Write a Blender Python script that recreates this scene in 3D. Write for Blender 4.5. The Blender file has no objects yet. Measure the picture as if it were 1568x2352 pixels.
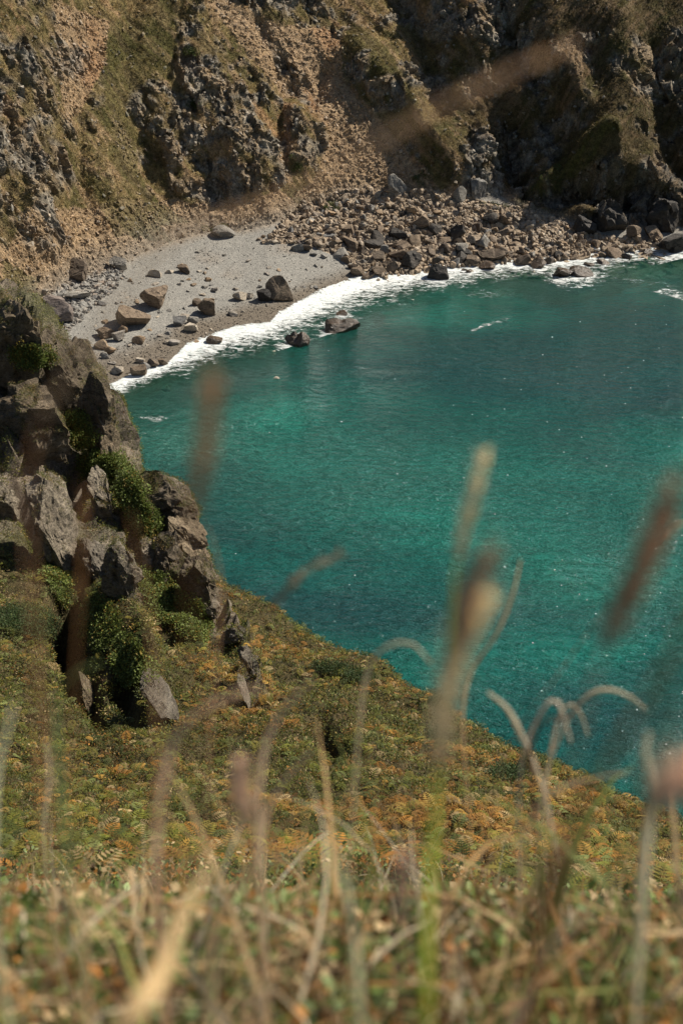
import bpy, bmesh, math, random
import numpy as np
from mathutils import Vector, Matrix, Euler

random.seed(7)
rng = np.random.default_rng(11)
S = bpy.context.scene
R = math.radians

# ------------------------------------------------------------------ camera
CAM_H, PITCH, VFOV = 70.0, R(28.0), R(38.0)
cam_d = bpy.data.cameras.new('camera')
cam = bpy.data.objects.new('camera', cam_d)
S.collection.objects.link(cam)
cam.location = (0, 0, CAM_H)
cam.rotation_euler = (math.pi / 2 - PITCH, 0, 0)
cam_d.sensor_fit = 'VERTICAL'
cam_d.sensor_height = 36.0
cam_d.sensor_width = 24.0
cam_d.lens = 18.0 / math.tan(VFOV / 2)
cam_d.clip_start = 0.02
cam_d.clip_end = 3000
cam_d.dof.use_dof = True
cam_d.dof.focus_distance = 140.0
cam_d.dof.aperture_fstop = 4.1
S.camera = cam

# ------------------------------------------------------------------ sky + sun
SUN = Vector((0.80, 0.42, 0.92)).normalized()
w = bpy.data.worlds.new('World'); S.world = w; w.use_nodes = True
nt = w.node_tree
sky = nt.nodes.new('ShaderNodeTexSky'); sky.sky_type = 'NISHITA'; sky.sun_disc = False
sky.sun_elevation = math.asin(SUN.z); sky.sun_rotation = math.atan2(SUN.x, SUN.y)
nt.links.new(sky.outputs[0], nt.nodes['Background'].inputs[0])
nt.nodes['Background'].inputs[1].default_value = 0.05
sd = bpy.data.lights.new('sun', 'SUN'); sd.energy = 5.0; sd.angle = R(0.5); sd.color = (1, 0.915, 0.79)
so = bpy.data.objects.new('sun', sd); S.collection.objects.link(so)
so.rotation_euler = (-SUN).to_track_quat('-Z', 'Y').to_euler()
S.view_settings.view_transform = 'Standard'; S.view_settings.look = 'None'
S.view_settings.exposure = 0.53; S.view_settings.gamma = 1.0
S.cycles.use_denoising = True
S.cycles.max_bounces = 6; S.cycles.diffuse_bounces = 2; S.cycles.glossy_bounces = 2
S.cycles.transmission_bounces = 4; S.cycles.transparent_max_bounces = 8
S.cycles.sample_clamp_indirect = 4.0

# ------------------------------------------------------------------ picture <-> world
FP = 1176.0 / math.tan(VFOV / 2)          # focal length in photo units (1568 x 2352)
cP, sP = math.cos(PITCH), math.sin(PITCH)
def ray(px, py):
    a = (np.asarray(px, float) - 784) / FP; b = -(np.asarray(py, float) - 1176) / FP
    return np.stack([a + 0 * b, cP + sP * b + 0 * a, -sP + cP * b + 0 * a], -1)     # unit camera depth
def at_z(px, py, z):
    d = ray(px, py); t = (np.asarray(z, float) - CAM_H) / d[..., 2]
    return d * t[..., None] + np.array([0, 0, CAM_H])
def at_y(px, py, y):
    d = ray(px, py); t = np.asarray(y, float) / d[..., 1]
    return d * t[..., None] + np.array([0, 0, CAM_H])
def at_d(px, py, dep):
    return ray(px, py) * np.asarray(dep, float)[..., None] + np.array([0, 0, CAM_H])
def proj(P):
    x, y, z = P[..., 0], P[..., 1], P[..., 2] - CAM_H
    dep = y * cP - z * sP; up = y * sP + z * cP
    dep = np.maximum(dep, 1e-3)
    return 784 + FP * x / dep, 1176 - FP * up / dep, dep

# ------------------------------------------------------------------ numeric noise
def hsh(ix, iy, iz, s):
    with np.errstate(over='ignore'):
        h = (ix.astype(np.uint32) * np.uint32(73856093)) ^ (iy.astype(np.uint32) * np.uint32(19349663)) ^ (iz.astype(np.uint32) * np.uint32(83492791)) ^ np.uint32((s * 2654435761) & 0xffffffff)
        h ^= h >> np.uint32(15); h *= np.uint32(2246822519); h ^= h >> np.uint32(13); h *= np.uint32(3266489917); h ^= h >> np.uint32(16)
    return h.astype(np.float32) / np.float32(4294967295.0)
def vnoise(p, s=0):
    f = np.floor(p); i = f.astype(np.int64); t = (p - f).astype(np.float32); t = t * t * (3 - 2 * t)
    out = 0
    for a in (0, 1):
        wx = t[:, 0] if a else 1 - t[:, 0]
        for b in (0, 1):
            wy = t[:, 1] if b else 1 - t[:, 1]
            for c in (0, 1):
                wz = t[:, 2] if c else 1 - t[:, 2]
                out = out + wx * wy * wz * hsh(i[:, 0] + a, i[:, 1] + b, i[:, 2] + c, s)
    return out * 2 - 1
def fbm(p, scale, octv=4, s=0, gain=.5, ridged=False):
    q = p / scale; a = 1.0; o = 0; n = 0
    for k in range(octv):
        v = vnoise(q + 17.3 * k, s + k)
        if ridged: v = 1 - 2 * np.abs(v)
        o = o + a * v; n += a; a *= gain; q = q * 2.03
    return o / n
def facet(p, scale, s=0, step=1.0, tilt=1.0):
    """blocky broken-rock relief: every cell has its own step and its own tilted face"""
    q = p / np.asarray(scale, float); f = np.floor(q).astype(np.int64)
    best = np.full(len(q), 1e9, np.float32); vec = np.zeros((len(q), 3), np.float32); cid = np.zeros((len(q), 3), np.int64)
    for a in (-1, 0, 1):
        for b in (-1, 0, 1):
            for c in (-1, 0, 1):
                ix, iy, iz = f[:, 0] + a, f[:, 1] + b, f[:, 2] + c
                v = np.stack([q[:, 0] - ix - hsh(ix, iy, iz, s), q[:, 1] - iy - hsh(ix, iy, iz, s + 1), q[:, 2] - iz - hsh(ix, iy, iz, s + 2)], -1)
                d = (v * v).sum(-1); m = d < best
                best[m] = d[m]; vec[m] = v[m]; cid[m] = np.stack([ix, iy, iz], -1)[m]
    g = np.stack([hsh(cid[:, 0], cid[:, 1], cid[:, 2], s + 3 + k) * 2 - 1 for k in range(3)], -1)
    r = hsh(cid[:, 0], cid[:, 1], cid[:, 2], s + 9) * 2 - 1
    return step * r + tilt * (g * vec).sum(-1)
def inpoly(x, y, poly):
    poly = np.asarray(poly, float); inside = np.zeros(x.shape, bool); n = len(poly)
    for i in range(n):
        x1, y1 = poly[i]; x2, y2 = poly[(i + 1) % n]
        if y1 == y2: continue
        c = ((y1 > y) != (y2 > y)) & (x < (x2 - x1) * (y - y1) / (y2 - y1) + x1)
        inside ^= c
    return inside
def dpoly(x, y, pts):
    """distance to an open polyline"""
    pts = np.asarray(pts, float); best = np.full(x.shape, 1e9)
    for (x1, y1), (x2, y2) in zip(pts[:-1], pts[1:]):
        dx, dy = x2 - x1, y2 - y1; L = dx * dx + dy * dy + 1e-9
        t = np.clip(((x - x1) * dx + (y - y1) * dy) / L, 0, 1)
        best = np.minimum(best, np.hypot(x - x1 - t * dx, y - y1 - t * dy))
    return best
def sstep(a, b, x):
    t = np.clip((x - a) / (b - a), 0, 1); return t * t * (3 - 2 * t)
def tps_fit(xy, z, lam=1e-3):
    n = len(xy); d = np.hypot(xy[:, None, 0] - xy[None, :, 0], xy[:, None, 1] - xy[None, :, 1])
    K = d * d * np.log(d + 1e-9) + lam * np.eye(n); Pm = np.c_[np.ones(n), xy]
    A = np.zeros((n + 3, n + 3)); A[:n, :n] = K; A[:n, n:] = Pm; A[n:, :n] = Pm.T
    return np.linalg.solve(A, np.r_[z, 0, 0, 0])
def tps_eval(xy, co, q):
    out = co[-3] + q[:, 0] * co[-2] + q[:, 1] * co[-1]
    for i in range(len(xy)):
        d = np.hypot(q[:, 0] - xy[i, 0], q[:, 1] - xy[i, 1]); out = out + co[i] * d * d * np.log(d + 1e-9)
    return out

# ------------------------------------------------------------------ mesh helpers
def np_mesh(name, V, F, attrs=None, smooth=False):
    V = np.ascontiguousarray(V, np.float32); F = np.ascontiguousarray(F, np.int32)
    m = bpy.data.meshes.new(name); k = F.shape[1]
    m.vertices.add(len(V)); m.vertices.foreach_set('co', V.ravel())
    m.loops.add(F.size); m.loops.foreach_set('vertex_index', F.ravel())
    m.polygons.add(len(F)); m.polygons.foreach_set('loop_start', np.arange(0, F.size, k, dtype=np.int32))
    m.polygons.foreach_set('loop_total', np.full(len(F), k, np.int32))
    m.update(calc_edges=True)
    for an, av in (attrs or {}).items():
        av = np.asarray(av, np.float32)
        if av.ndim == 1:
            a = m.attributes.new(an, 'FLOAT', 'POINT'); a.data.foreach_set('value', av)
        else:
            if av.shape[1] == 3: av = np.c_[av, np.ones(len(av), np.float32)]
            a = m.attributes.new(an, 'FLOAT_COLOR', 'POINT'); a.data.foreach_set('color', np.ascontiguousarray(av).ravel())
    m.polygons.foreach_set('use_smooth', np.full(len(F), smooth, bool))
    m.update()
    return m
def obj(name, mesh, mat=None, parent=None):
    o = bpy.data.objects.new(name, mesh); S.collection.objects.link(o)
    if mat is not None:
        if len(mesh.materials) == 0: mesh.materials.append(mat)
        elif mesh.materials[0] != mat:
            o.material_slots[0].link = 'OBJECT'; o.material_slots[0].material = mat
    if parent: o.parent = parent
    return o
def tag(o, label=None, cat=None, group=None, kind=None):
    if label: o['label'] = label
    if cat: o['category'] = cat
    if group: o['group'] = group
    if kind: o['kind'] = kind
    return o
def grid_faces(nr, nc):
    i = np.arange((nr - 1) * (nc - 1)); r = i // (nc - 1); c = i % (nc - 1); a = r * nc + c
    return np.stack([a, a + 1, a + nc + 1, a + nc], -1)
def vnormals(V, nr, nc):
    G = V.reshape(nr, nc, 3); du = np.gradient(G, axis=1); dv = np.gradient(G, axis=0)
    n = np.cross(du, dv); n /= np.linalg.norm(n, axis=-1, keepdims=True) + 1e-9
    return n.reshape(-1, 3)

# ------------------------------------------------------------------ materials
def new_mat(name):
    m = bpy.data.materials.new(name); m.use_nodes = True
    return m, m.node_tree, m.node_tree.nodes['Principled BSDF']
def N(t, typ, **kw):
    n = t.nodes.new(typ)
    for k, v in kw.items():
        if k in n.inputs: n.inputs[k].default_value = v
        else: setattr(n, k, v)
    return n
def noise(t, scale, detail=5, rough=.6, vec=None, dist=0):
    n = N(t, 'ShaderNodeTexNoise', Scale=scale, Detail=detail, Roughness=rough, Distortion=dist)
    if vec is not None: t.links.new(vec, n.inputs['Vector'])
    return n
def ramp(t, src, stops):
    r = t.nodes.new('ShaderNodeValToRGB'); t.links.new(src, r.inputs[0])
    e = r.color_ramp.elements
    while len(e) > 1: e.remove(e[-1])
    e[0].position = stops[0][0]; c = stops[0][1]; e[0].color = (*c, 1) if len(c) == 3 else c
    for p, c in stops[1:]:
        x = e.new(p); x.color = (*c, 1) if len(c) == 3 else c
    return r
def mixc(t, f, a, b, mode='MIX'):
    m = t.nodes.new('ShaderNodeMix'); m.data_type = 'RGBA'; m.blend_type = mode; m.clamp_factor = True
    for i, v in ((0, f), (6, a), (7, b)):
        if hasattr(v, 'links'): t.links.new(v, m.inputs[i])
        else: m.inputs[i].default_value = v if i == 0 else (*v, 1)
    return m.outputs[2]
def math_n(t, op, a, b=None, clamp=False):
    m = t.nodes.new('ShaderNodeMath'); m.operation = op; m.use_clamp = clamp
    for i, v in ((0, a), (1, b)):
        if v is None: continue
        if hasattr(v, 'links'): t.links.new(v, m.inputs[i])
        else: m.inputs[i].default_value = v
    return m.outputs[0]
def bump(t, h, strength, dist, normal=None):
    b = N(t, 'ShaderNodeBump', Strength=strength, Distance=dist); t.links.new(h, b.inputs['Height'])
    if normal is not None: t.links.new(normal, b.inputs['Normal'])
    return b.outputs[0]
def pos(t):
    return t.nodes.new('ShaderNodeNewGeometry').outputs['Position']

def leaf_mat(name, transl=.35):
    """leaf material, colour from the mesh's own 'col' attribute"""
    m, t, b = new_mat(name)
    a = N(t, 'ShaderNodeAttribute', attribute_name='col')
    t.links.new(a.outputs['Color'], b.inputs['Base Color']); b.inputs['Roughness'].default_value = .62
    b.inputs['Specular IOR Level'].default_value = .25
    tr = t.nodes.new('ShaderNodeBsdfTranslucent'); t.links.new(a.outputs['Color'], tr.inputs[0])
    mx = N(t, 'ShaderNodeMixShader'); mx.inputs[0].default_value = transl
    t.links.new(b.outputs[0], mx.inputs[1]); t.links.new(tr.outputs[0], mx.inputs[2])
    t.links.new(mx.outputs[0], t.nodes['Material Output'].inputs[0])
    return m
M_leaf = leaf_mat('leaf')
M_straw = leaf_mat('straw', .5)

def rock_mat(name, c1, c2, c3, scale=1.0, rough=.85, lichen=None, spec=.3, bd=.05):
    m, t, b = new_mat(name)
    tc = t.nodes.new('ShaderNodeTexCoord'); oi = t.nodes.new('ShaderNodeObjectInfo')
    p = pos(t)
    n1 = noise(t, .55 * scale, 6, .65, p); n2 = noise(t, 3.2 * scale, 6, .7, p, .4)
    mp = N(t, 'ShaderNodeMapping'); mp.inputs['Scale'].default_value = (1, 1, 3.2); mp.inputs['Rotation'].default_value = (.5, .3, 0)
    t.links.new(p, mp.inputs[0])
    n3 = noise(t, 1.6 * scale, 7, .72, mp.outputs[0], .8)
    f = ramp(t, n1.outputs[0], [(.36, c1), (.52, c2), (.66, c3)])
    col = mixc(t, ramp(t, n2.outputs[0], [(.42, (0, 0, 0)), (.62, (.55, .55, .55))]).outputs[0], f.outputs[0], c2)
    dark = ramp(t, n3.outputs[0], [(.38, (.38, .38, .38)), (.5, (1, 1, 1))])
    col = mixc(t, 1.0, col, dark.outputs[0], 'MULTIPLY')
    rv = ramp(t, oi.outputs['Random'], [(0, (.72, .72, .74)), (.5, (1, .97, .93)), (1, (1.3, 1.24, 1.15))])
    col = mixc(t, 1.0, col, rv.outputs[0], 'MULTIPLY')
    if lichen:
        nl = noise(t, 5 * scale, 4, .7, p)
        col = mixc(t, ramp(t, nl.outputs[0], [(.56, (0, 0, 0)), (.64, (.8, .8, .8))]).outputs[0], col, lichen)
    t.links.new(col, b.inputs['Base Color']); b.inputs['Roughness'].default_value = rough
    b.inputs['Specular IOR Level'].default_value = spec
    h = mixc(t, .5, n3.outputs[0], n2.outputs[0])
    n5 = noise(t, 11 * scale ** .5, 5, .75, p)
    col = mixc(t, .85, col, ramp(t, n5.outputs[0], [(.36, (.5, .5, .5)), (.52, (1, 1, 1)), (.66, (1.45, 1.4, 1.3))]).outputs[0], 'MULTIPLY')
    t.links.new(col, b.inputs['Base Color'])
    t.links.new(bump(t, n5.outputs[0], .8, .05, bump(t, h, 1.0, bd * 5 / scale)), b.inputs['Normal'])
    return m
M_rock_tan = rock_mat('tan_rock', (.21, .15, .095), (.30, .225, .155), (.36, .29, .21))
M_rock_brown = rock_mat('brown_rock', (.11, .085, .063), (.18, .142, .105), (.27, .215, .16))
M_rock_dark = rock_mat('dark_rock', (.026, .023, .020), (.046, .040, .034), (.085, .072, .06), rough=.65, spec=.4)
M_rock_wet = rock_mat('wet_rock', (.045, .028, .016), (.085, .055, .03), (.13, .09, .055), rough=.35, spec=.7)
M_rock_grey = rock_mat('grey_rock', (.16, .155, .145), (.24, .235, .22), (.34, .33, .31))
M_rock_pale = rock_mat('pale_rock', (.32, .28, .23), (.42, .38, .32), (.50, .46, .40))
M_crag = rock_mat('crag_rock', (.075, .058, .038), (.145, .115, .078), (.25, .205, .15), 2.4, lichen=(.14, .125, .07), bd=.06)
M_crag_grey = rock_mat('crag_grey_rock', (.10, .086, .066), (.18, .157, .125), (.29, .26, .21), 2.4, lichen=(.19, .17, .11), bd=.05)

# ------------------------------------------------------------------ far shore: base height
def curve(pts, z):
    p = np.array(pts, float); z = np.broadcast_to(np.asarray(z, float), (len(p),)) if np.ndim(z) == 0 else np.asarray(z, float)
    w_ = at_z(p[:, 0], p[:, 1], z); o = np.argsort(w_[:, 0]); return w_[o]
shore = curve([(-500, 1180), (-100, 1010), (120, 940), (258, 893), (330, 866), (400, 832), (470, 795), (540, 765), (620, 750), (680, 722), (760, 690), (830, 664),
               (900, 646), (1000, 626), (1130, 614), (1250, 608), (1350, 594), (1450, 584), (1568, 580), (1800, 570)], 0)
foot_pts = [(-500, 900, 3), (-150, 800, 3), (0, 735, 3), (90, 690, 3), (170, 640, 3), (270, 608, 3.2), (330, 580, 3.4), (400, 552, 3.6), (480, 532, 4), (560, 530, 4), (620, 516, 4.5),
            (690, 488, 5), (780, 462, 6), (880, 452, 6.5), (1000, 466, 6), (1100, 452, 6), (1150, 450, 6), (1210, 486, 4.5), (1290, 505, 3.5), (1400, 540, 2.5), (1500, 548, 2), (1650, 548, 2), (1850, 545, 2)]
foot = curve([(a, b) for a, b, c in foot_pts], [c for a, b, c in foot_pts])
foot[:, 1] = np.maximum(foot[:, 1], np.interp(foot[:, 0], shore[:, 0], shore[:, 1]) + 6)
fz = foot[:, 2]
def ipx(px, xs, ys): return np.interp(px, xs, ys)
def far_base(x, y):
    ys = np.interp(x, shore[:, 0], shore[:, 1]); yf = np.interp(x, foot[:, 0], foot[:, 1]); zf = np.interp(x, foot[:, 0], fz)
    t = (y - ys) / (yf - ys)
    px = 784 + FP * x / (y * cP + 55 * sP)
    ta = ipx(px, [-200, 150, 420, 600, 800, 950, 1100, 1250, 1568], [.95, .98, 1.0, .98, .80, .85, 1.08, 1.25, 1.2])
    z = np.where(t < 0, .17 * (y - ys), zf * np.clip(t, 0, 1) ** 1.25)
    d = np.maximum(y - yf, 0)
    z = z + np.where(t > 1, ta * d + .25 * np.log1p(d), 0)
    z = np.minimum(z, 62 + .1 * (z - 62))
    return np.maximum(z, -14 + .02 * z), t

def nonuni(a, b, fine0, fine1, st, coarse):
    l = []; v = fine0; s_ = st
    while v > a: s_ = min(s_ * 1.25, coarse); v -= s_; l.append(v)
    mid = list(np.arange(fine0, fine1, st)); r_ = []; v = mid[-1]; s_ = st
    while v < b: s_ = min(s_ * 1.25, coarse); v += s_; r_.append(v)
    return np.array(l[::-1] + mid + r_)
xs = nonuni(-170, 190, -60, 60, .165, 5); ys_ = nonuni(95, 330, 158, 262, .155, 5)
nr, nc = len(ys_), len(xs)
X, Y = np.meshgrid(xs, ys_); X = X.ravel(); Y = Y.ravel()
Z, T = far_base(X, Y)
V = np.stack([X, Y, Z], -1)
px, py, dep = proj(V)
wx = px + 10 * fbm(V, 6, 3, 50); wy = py + 10 * fbm(V + 40, 6, 3, 51)      # warped photo coordinates for relief
cliff = sstep(.92, 1.12, T)
RID = [  # polyline, width, height in metres (plus = rib, minus = gully)
    ([(300, -60), (285, 120), (305, 260), (340, 400), (400, 490)], 46, -4.2),
    ([(440, -60), (455, 60), (460, 180), (520, 290), (590, 380), (630, 430)], 75, 4.2),
    ([(360, 215), (390, 320), (420, 420)], 40, 1.6),
    ([(150, -60), (100, 120), (130, 330), (100, 470)], 50, 2.6),
    ([(0, 300), (60, 420), (130, 600)], 40, 1.8),
    ([(590, 40), (640, 120), (655, 200), (640, 290), (655, 400)], 22, -3.0),
    ([(680, 265), (705, 310), (700, 375)], 32, 3.4),
    ([(735, 170), (725, 215)], 26, -2.6),
    ([(500, 470), (560, 462), (630, 445)], 26, -3.6),
    ([(820, 120), (960, 260), (1050, 380), (1090, 450)], 45, 2.8),
    ([(1105, 300), (1115, 360), (1100, 420)], 24, 2.2),
    ([(1180, 300), (1195, 380), (1215, 440)], 42, -6.0),
    ([(1260, 260), (1290, 330), (1290, 420)], 40, -3.2),
    ([(1390, 330), (1300, 370), (1230, 420)], 26, 3.2),
    ([(1330, 430), (1440, 470)], 30, -4.5),
    ([(1420, 60), (1440, 200), (1400, 330)], 60, 3.2),
    ([(1500, 100), (1520, 260), (1560, 380)], 34, -2.4),
    ([(900, -40), (960, 60), (1000, 180), (1000, 260)], 32, -3.0),
    ([(1060, -30), (1090, 90)], 50, 2.6),
    ([(1180, 60), (1230, 160)], 35, -3.0),
    ([(1300, 150), (1330, 240)], 40, 2.4),
    ([(1460, 400), (1568, 460)], 26, 2.8),
    ([(1350, 500), (1400, 520)], 34, 3.2),
    ([(210, 280), (250, 420), (330, 540)], 45, 1.6),
    ([(100, 200), (190, 420), (240, 560)], 22, -1.6),
]
rel = np.zeros_like(Z)
for pl, wd, h in RID:
    d = dpoly(wx, wy, pl) / wd
    rel += h * np.exp(-d * d * 1.1) if h > 0 else h * np.exp(-(d ** 1.6))
rel *= sstep(1.0, 1.25, T) * np.interp(px, [600, 1000], [.62, 1.0])
# ground types, painted where they lie on the land
ROCK = [[(-50, 60), (60, 90), (120, 200), (130, 330), (170, 420), (120, 470), (170, 560), (100, 610), (-50, 430)],
        [(410, 70), (500, 90), (560, 220), (640, 330), (660, 430), (500, 475), (390, 440), (370, 320), (285, 225), (300, 185), (400, 170)],
        [(640, 260), (720, 250), (755, 340), (720, 400), (640, 370)], [(600, 60), (690, 130), (745, 235), (700, 255), (640, 180)],
        [(900, -60), (1190, -60), (1190, 90), (1090, 115), (1000, 90), (940, 20)], [(840, 195), (925, 200), (935, 260), (850, 262)],
        [(1050, 320), (1145, 300), (1150, 460), (1090, 495), (1035, 430)], [(1145, 275), (1340, 245), (1270, 370), (1225, 450), (1180, 450)],
        [(1240, 410), (1400, 370), (1650, 400), (1650, 620), (1380, 560), (1270, 520)], [(1440, 100), (1520, 90), (1510, 150), (1440, 150)],
        [(480, -60), (720, -60), (780, 40), (700, 70), (560, 10)], [(790, 150), (850, 130), (850, 200), (800, 200)], [(1400, 150), (1560, 90), (1650, 200), (1450, 240)],
        [(950, 150), (1040, 100), (1060, 180), (980, 240)], [(80, 100), (190, 90), (210, 160), (140, 200)], [(880, 410), (930, 400), (930, 460), (890, 460)]]
EARTH = [[(470, 20), (610, 40), (700, 80), (800, 200), (900, 310), (1010, 430), (1030, 500), (760, 500), (680, 450), (735, 390), (750, 300), (700, 230), (640, 200), (540, 90)],
         [(130, 20), (250, 40), (240, 130), (190, 260), (150, 300), (130, 150)], [(240, 250), (290, 290), (330, 390), (280, 370)],
         [(60, 500), (200, 470), (400, 450), (500, 480), (640, 440), (700, 480), (620, 545), (480, 545), (300, 620), (120, 700), (-60, 740), (-60, 560), (20, 560)],
         [(1275, 90), (1325, 85), (1335, 200), (1305, 190)], [(1040, 430), (1120, 440), (1200, 480), (1290, 500), (1420, 560), (1000, 640), (620, 560), (700, 470)],
         [(640, 200), (670, 240), (665, 430), (630, 430), (650, 300)], [(560, 60), (760, 60), (820, 180), (760, 260), (700, 160)]]
GREEN = [[(290, -60), (400, -60), (400, 190), (310, 230), (330, 430), (440, 510), (330, 520), (260, 380), (230, 200), (250, 60)],
         [(1380, 270), (1420, 330), (1250, 440), (1210, 440), (1230, 380)], [(190, 400), (340, 480), (400, 560), (260, 540)], [(800, 60), (880, 100), (960, 260), (900, 330), (830, 240), (780, 140)],
         [(0, 600), (90, 640), (60, 690), (0, 690)]]
def soft(polys, sz=9, sd=60):
    x = px + sz * 1.6 * fbm(V, 3.0, 4, sd, .6); y = py + sz * 1.6 * fbm(V + 9, 3.0, 4, sd + 5, .6)
    m = np.zeros(len(px), bool)
    for p in polys: m |= inpoly(x, y, p)
    return m.astype(np.float32)
nz = fbm(V, 5, 5, 70, .6); nz2 = fbm(V + 77, 2.2, 4, 75, .6)
rk = soft(ROCK) * (nz2 > -.14)
ea = soft(EARTH, 9, 66); gr = soft(GREEN, 12, 68)
chm = inpoly(px, py, [(560, 20), (700, 90), (790, 190), (900, 310), (1000, 430), (960, 470), (780, 460), (745, 380), (755, 290), (715, 190)])
rk = np.maximum(rk * ~chm, ((nz > .12) & (nz2 > .10) & (ea < .5) & ~chm & (gr < .5)).astype(np.float32))
rk *= (T > 1.0); beach_m = 1 - cliff
rockfall = inpoly(px, py, [(600, 560), (690, 470), (780, 440), (1000, 440), (1200, 480), (1400, 545), (1650, 560), (1650, 640), (1000, 640), (880, 660), (800, 600), (700, 560)])
# block the beach mask
Gv = V.copy(); Gv[:, 2] += rel * .75; Gv[:, 1] -= rel * .65
nb = vnormals(Gv, nr, nc); nb[nb[:, 2] < 0] *= -1
smooth_rk = rk
def blur(a, k=2):
    g = a.reshape(nr, nc)
    for _ in range(k):
        g = (g + np.roll(g, 1, 0) + np.roll(g, -1, 0) + np.roll(g, 1, 1) + np.roll(g, -1, 1)) / 5
    return g.ravel()
rks = blur(rk, 3)
Q = Gv.copy(); Q[:, 2] *= .55; Q += .8 * np.stack([fbm(Gv, 3, 2, 90 + i) for i in range(3)], -1)   # upright jointing
u_ = .80 * wx - .60 * wy; v_ = .60 * wx + .80 * wy; fl = wx > 1120; u_ = np.where(fl, .80 * wx + .60 * wy, u_); v_ = np.where(fl, -.6 * wx + .8 * wy, v_)
chute = blur(inpoly(wx, wy, [(480, -40), (590, 20), (700, 90), (790, 190), (900, 310), (1000, 430), (960, 470), (780, 460), (745, 380), (755, 290), (705, 190), (600, 90), (500, 60)]).astype(float), 4)
st_n = fbm(np.stack([u_ / 20, v_ / 170, 0 * u_], -1), 1.0, 4, 300, .6); st_f = fbm(np.stack([u_ / 7, v_ / 60, 0 * u_], -1), 1.0, 3, 305, .6)
disp = rks * (facet(Q, (4.6, 4.6, 5.0), 21, .35, 1.5) + facet(Q + 5, (1.6, 1.6, 2.0), 31, .16, .70) + facet(Q + 11, (.7, .7, .9), 41, .07, .32) + .15) + cliff * .35 * st_n
disp += cliff * (1 - rks) * (.45 * fbm(Gv, 5, 3, 95) + .15 * fbm(Gv, 1.3, 4, 97, .6, True) + .07 * fbm(Gv, .5, 3, 98)) * (1 - .6 * chute)
disp += cliff * ea * (1 - rks) * (facet(Gv, .7, 51, .09, .22))
disp += (1 - cliff) * (T > 0) * (.05 * fbm(Gv, 1.5, 3, 99) + .03 * facet(Gv, .5, 53, .5, 1))
# beach cusps and wet step
disp += (1 - cliff) * (.18 * np.exp(-((T - .22) / .06) ** 2) * (1 + fbm(Gv, 9, 2, 100)))
disp += rockfall * (1 - rks) * (facet(Gv, 1.6, 55, .25, .5))
Vd = Gv + nb * disp[:, None]
F = grid_faces(nr, nc)
tf = T[F].mean(1)
# colours of the ground types, darker towards the right side
def L(*c): return np.array(c, np.float32)
def lerp(a, b, f): return a + (b - a) * np.clip(f, 0, 1)[:, None]
n_a = fbm(V, 9, 4, 110) * .5 + .5; n_b = fbm(V, 1.1, 4, 112, .7) * .5 + .5; n_c = fbm(V + 31, 3.0, 4, 114, .6) * .5 + .5
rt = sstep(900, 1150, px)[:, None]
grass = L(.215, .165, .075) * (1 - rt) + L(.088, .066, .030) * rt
grass = lerp(grass, L(.110, .095, .036) * (1 - .3 * rt) + 0 * grass, sstep(.46, .64, n_c))
grass = lerp(grass, (L(.26, .17, .09) * (1 - .5 * rt)) + 0 * grass, sstep(.55, .75, n_b) * .7)
earth = lerp(np.tile(L(.27, .180, .102), (len(px), 1)), L(.39, .285, .175), n_b)
earth = lerp(earth, L(.33, .19, .10), sstep(.55, .75, n_a) * .7)
rock = lerp(np.tile(L(.10, .085, .068), (len(px), 1)), L(.33, .30, .25), sstep(.32, .75, n_b))
rock = lerp(rock, L(.27, .195, .12), sstep(.48, .62, n_c) * .75)
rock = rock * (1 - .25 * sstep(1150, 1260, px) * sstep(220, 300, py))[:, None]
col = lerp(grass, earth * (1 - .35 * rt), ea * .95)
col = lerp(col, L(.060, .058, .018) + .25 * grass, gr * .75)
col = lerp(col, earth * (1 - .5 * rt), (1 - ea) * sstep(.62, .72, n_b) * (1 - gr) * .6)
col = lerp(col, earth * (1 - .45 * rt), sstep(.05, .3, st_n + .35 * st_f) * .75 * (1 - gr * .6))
col = lerp(col, L(.11, .082, .045) + 0 * grass, sstep(.1, .35, -st_n + .3 * st_f) * .6 * (1 - ea))
col = lerp(col, lerp(np.tile(L(.29, .20, .12), (len(px), 1)), L(.37, .275, .175), n_a * .5 + n_b * .5), chute * .9)
col = lerp(col, rock, rks * .85)
sand = lerp(np.tile(L(.20, .195, .178), (len(px), 1)), L(.275, .265, .24), n_b)
sand = lerp(sand, L(.24, .195, .15), sstep(.5, .7, n_a) * .5)
wet = 1 - sstep(.16, .34, T + .06 * (n_c - .5))
sand = lerp(sand, L(.135, .112, .085), wet * .9)
col = lerp(sand, col, cliff)
col = lerp(col, lerp(np.tile(L(.26, .20, .135), (len(px), 1)), L(.38, .31, .23), n_b), rockfall * .85 * (1 - rks))

def ground_mat(name, bd, sc, rough=.9):
    m, t, b = new_mat(name)
    a = N(t, 'ShaderNodeAttribute', attribute_name='col'); p = pos(t)
    n1 = noise(t, sc, 8, .75, p); n2 = noise(t, sc * 4, 4, .7, p)
    v = ramp(t, n1.outputs[0], [(.34, (.45, .45, .45)), (.5, (1, 1, 1)), (.66, (1.5, 1.48, 1.42))])
    c = mixc(t, 1.0, a.outputs['Color'], v.outputs[0], 'MULTIPLY')
    v2 = ramp(t, n2.outputs[0], [(.35, (.65, .65, .65)), (.6, (1.25, 1.25, 1.25))])
    c = mixc(t, .8, c, v2.outputs[0], 'MULTIPLY')
    t.links.new(c, b.inputs['Base Color']); b.inputs['Roughness'].default_value = rough
    b.inputs['Specular IOR Level'].default_value = .15
    h = mixc(t, .4, n1.outputs[0], n2.outputs[0])
    t.links.new(bump(t, h, 1.0, bd), b.inputs['Normal'])
    return m
M_ground = ground_mat('cliff_ground', .45, 1.3)
M_beach = ground_mat('shingle', .10, 5.0)
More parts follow.
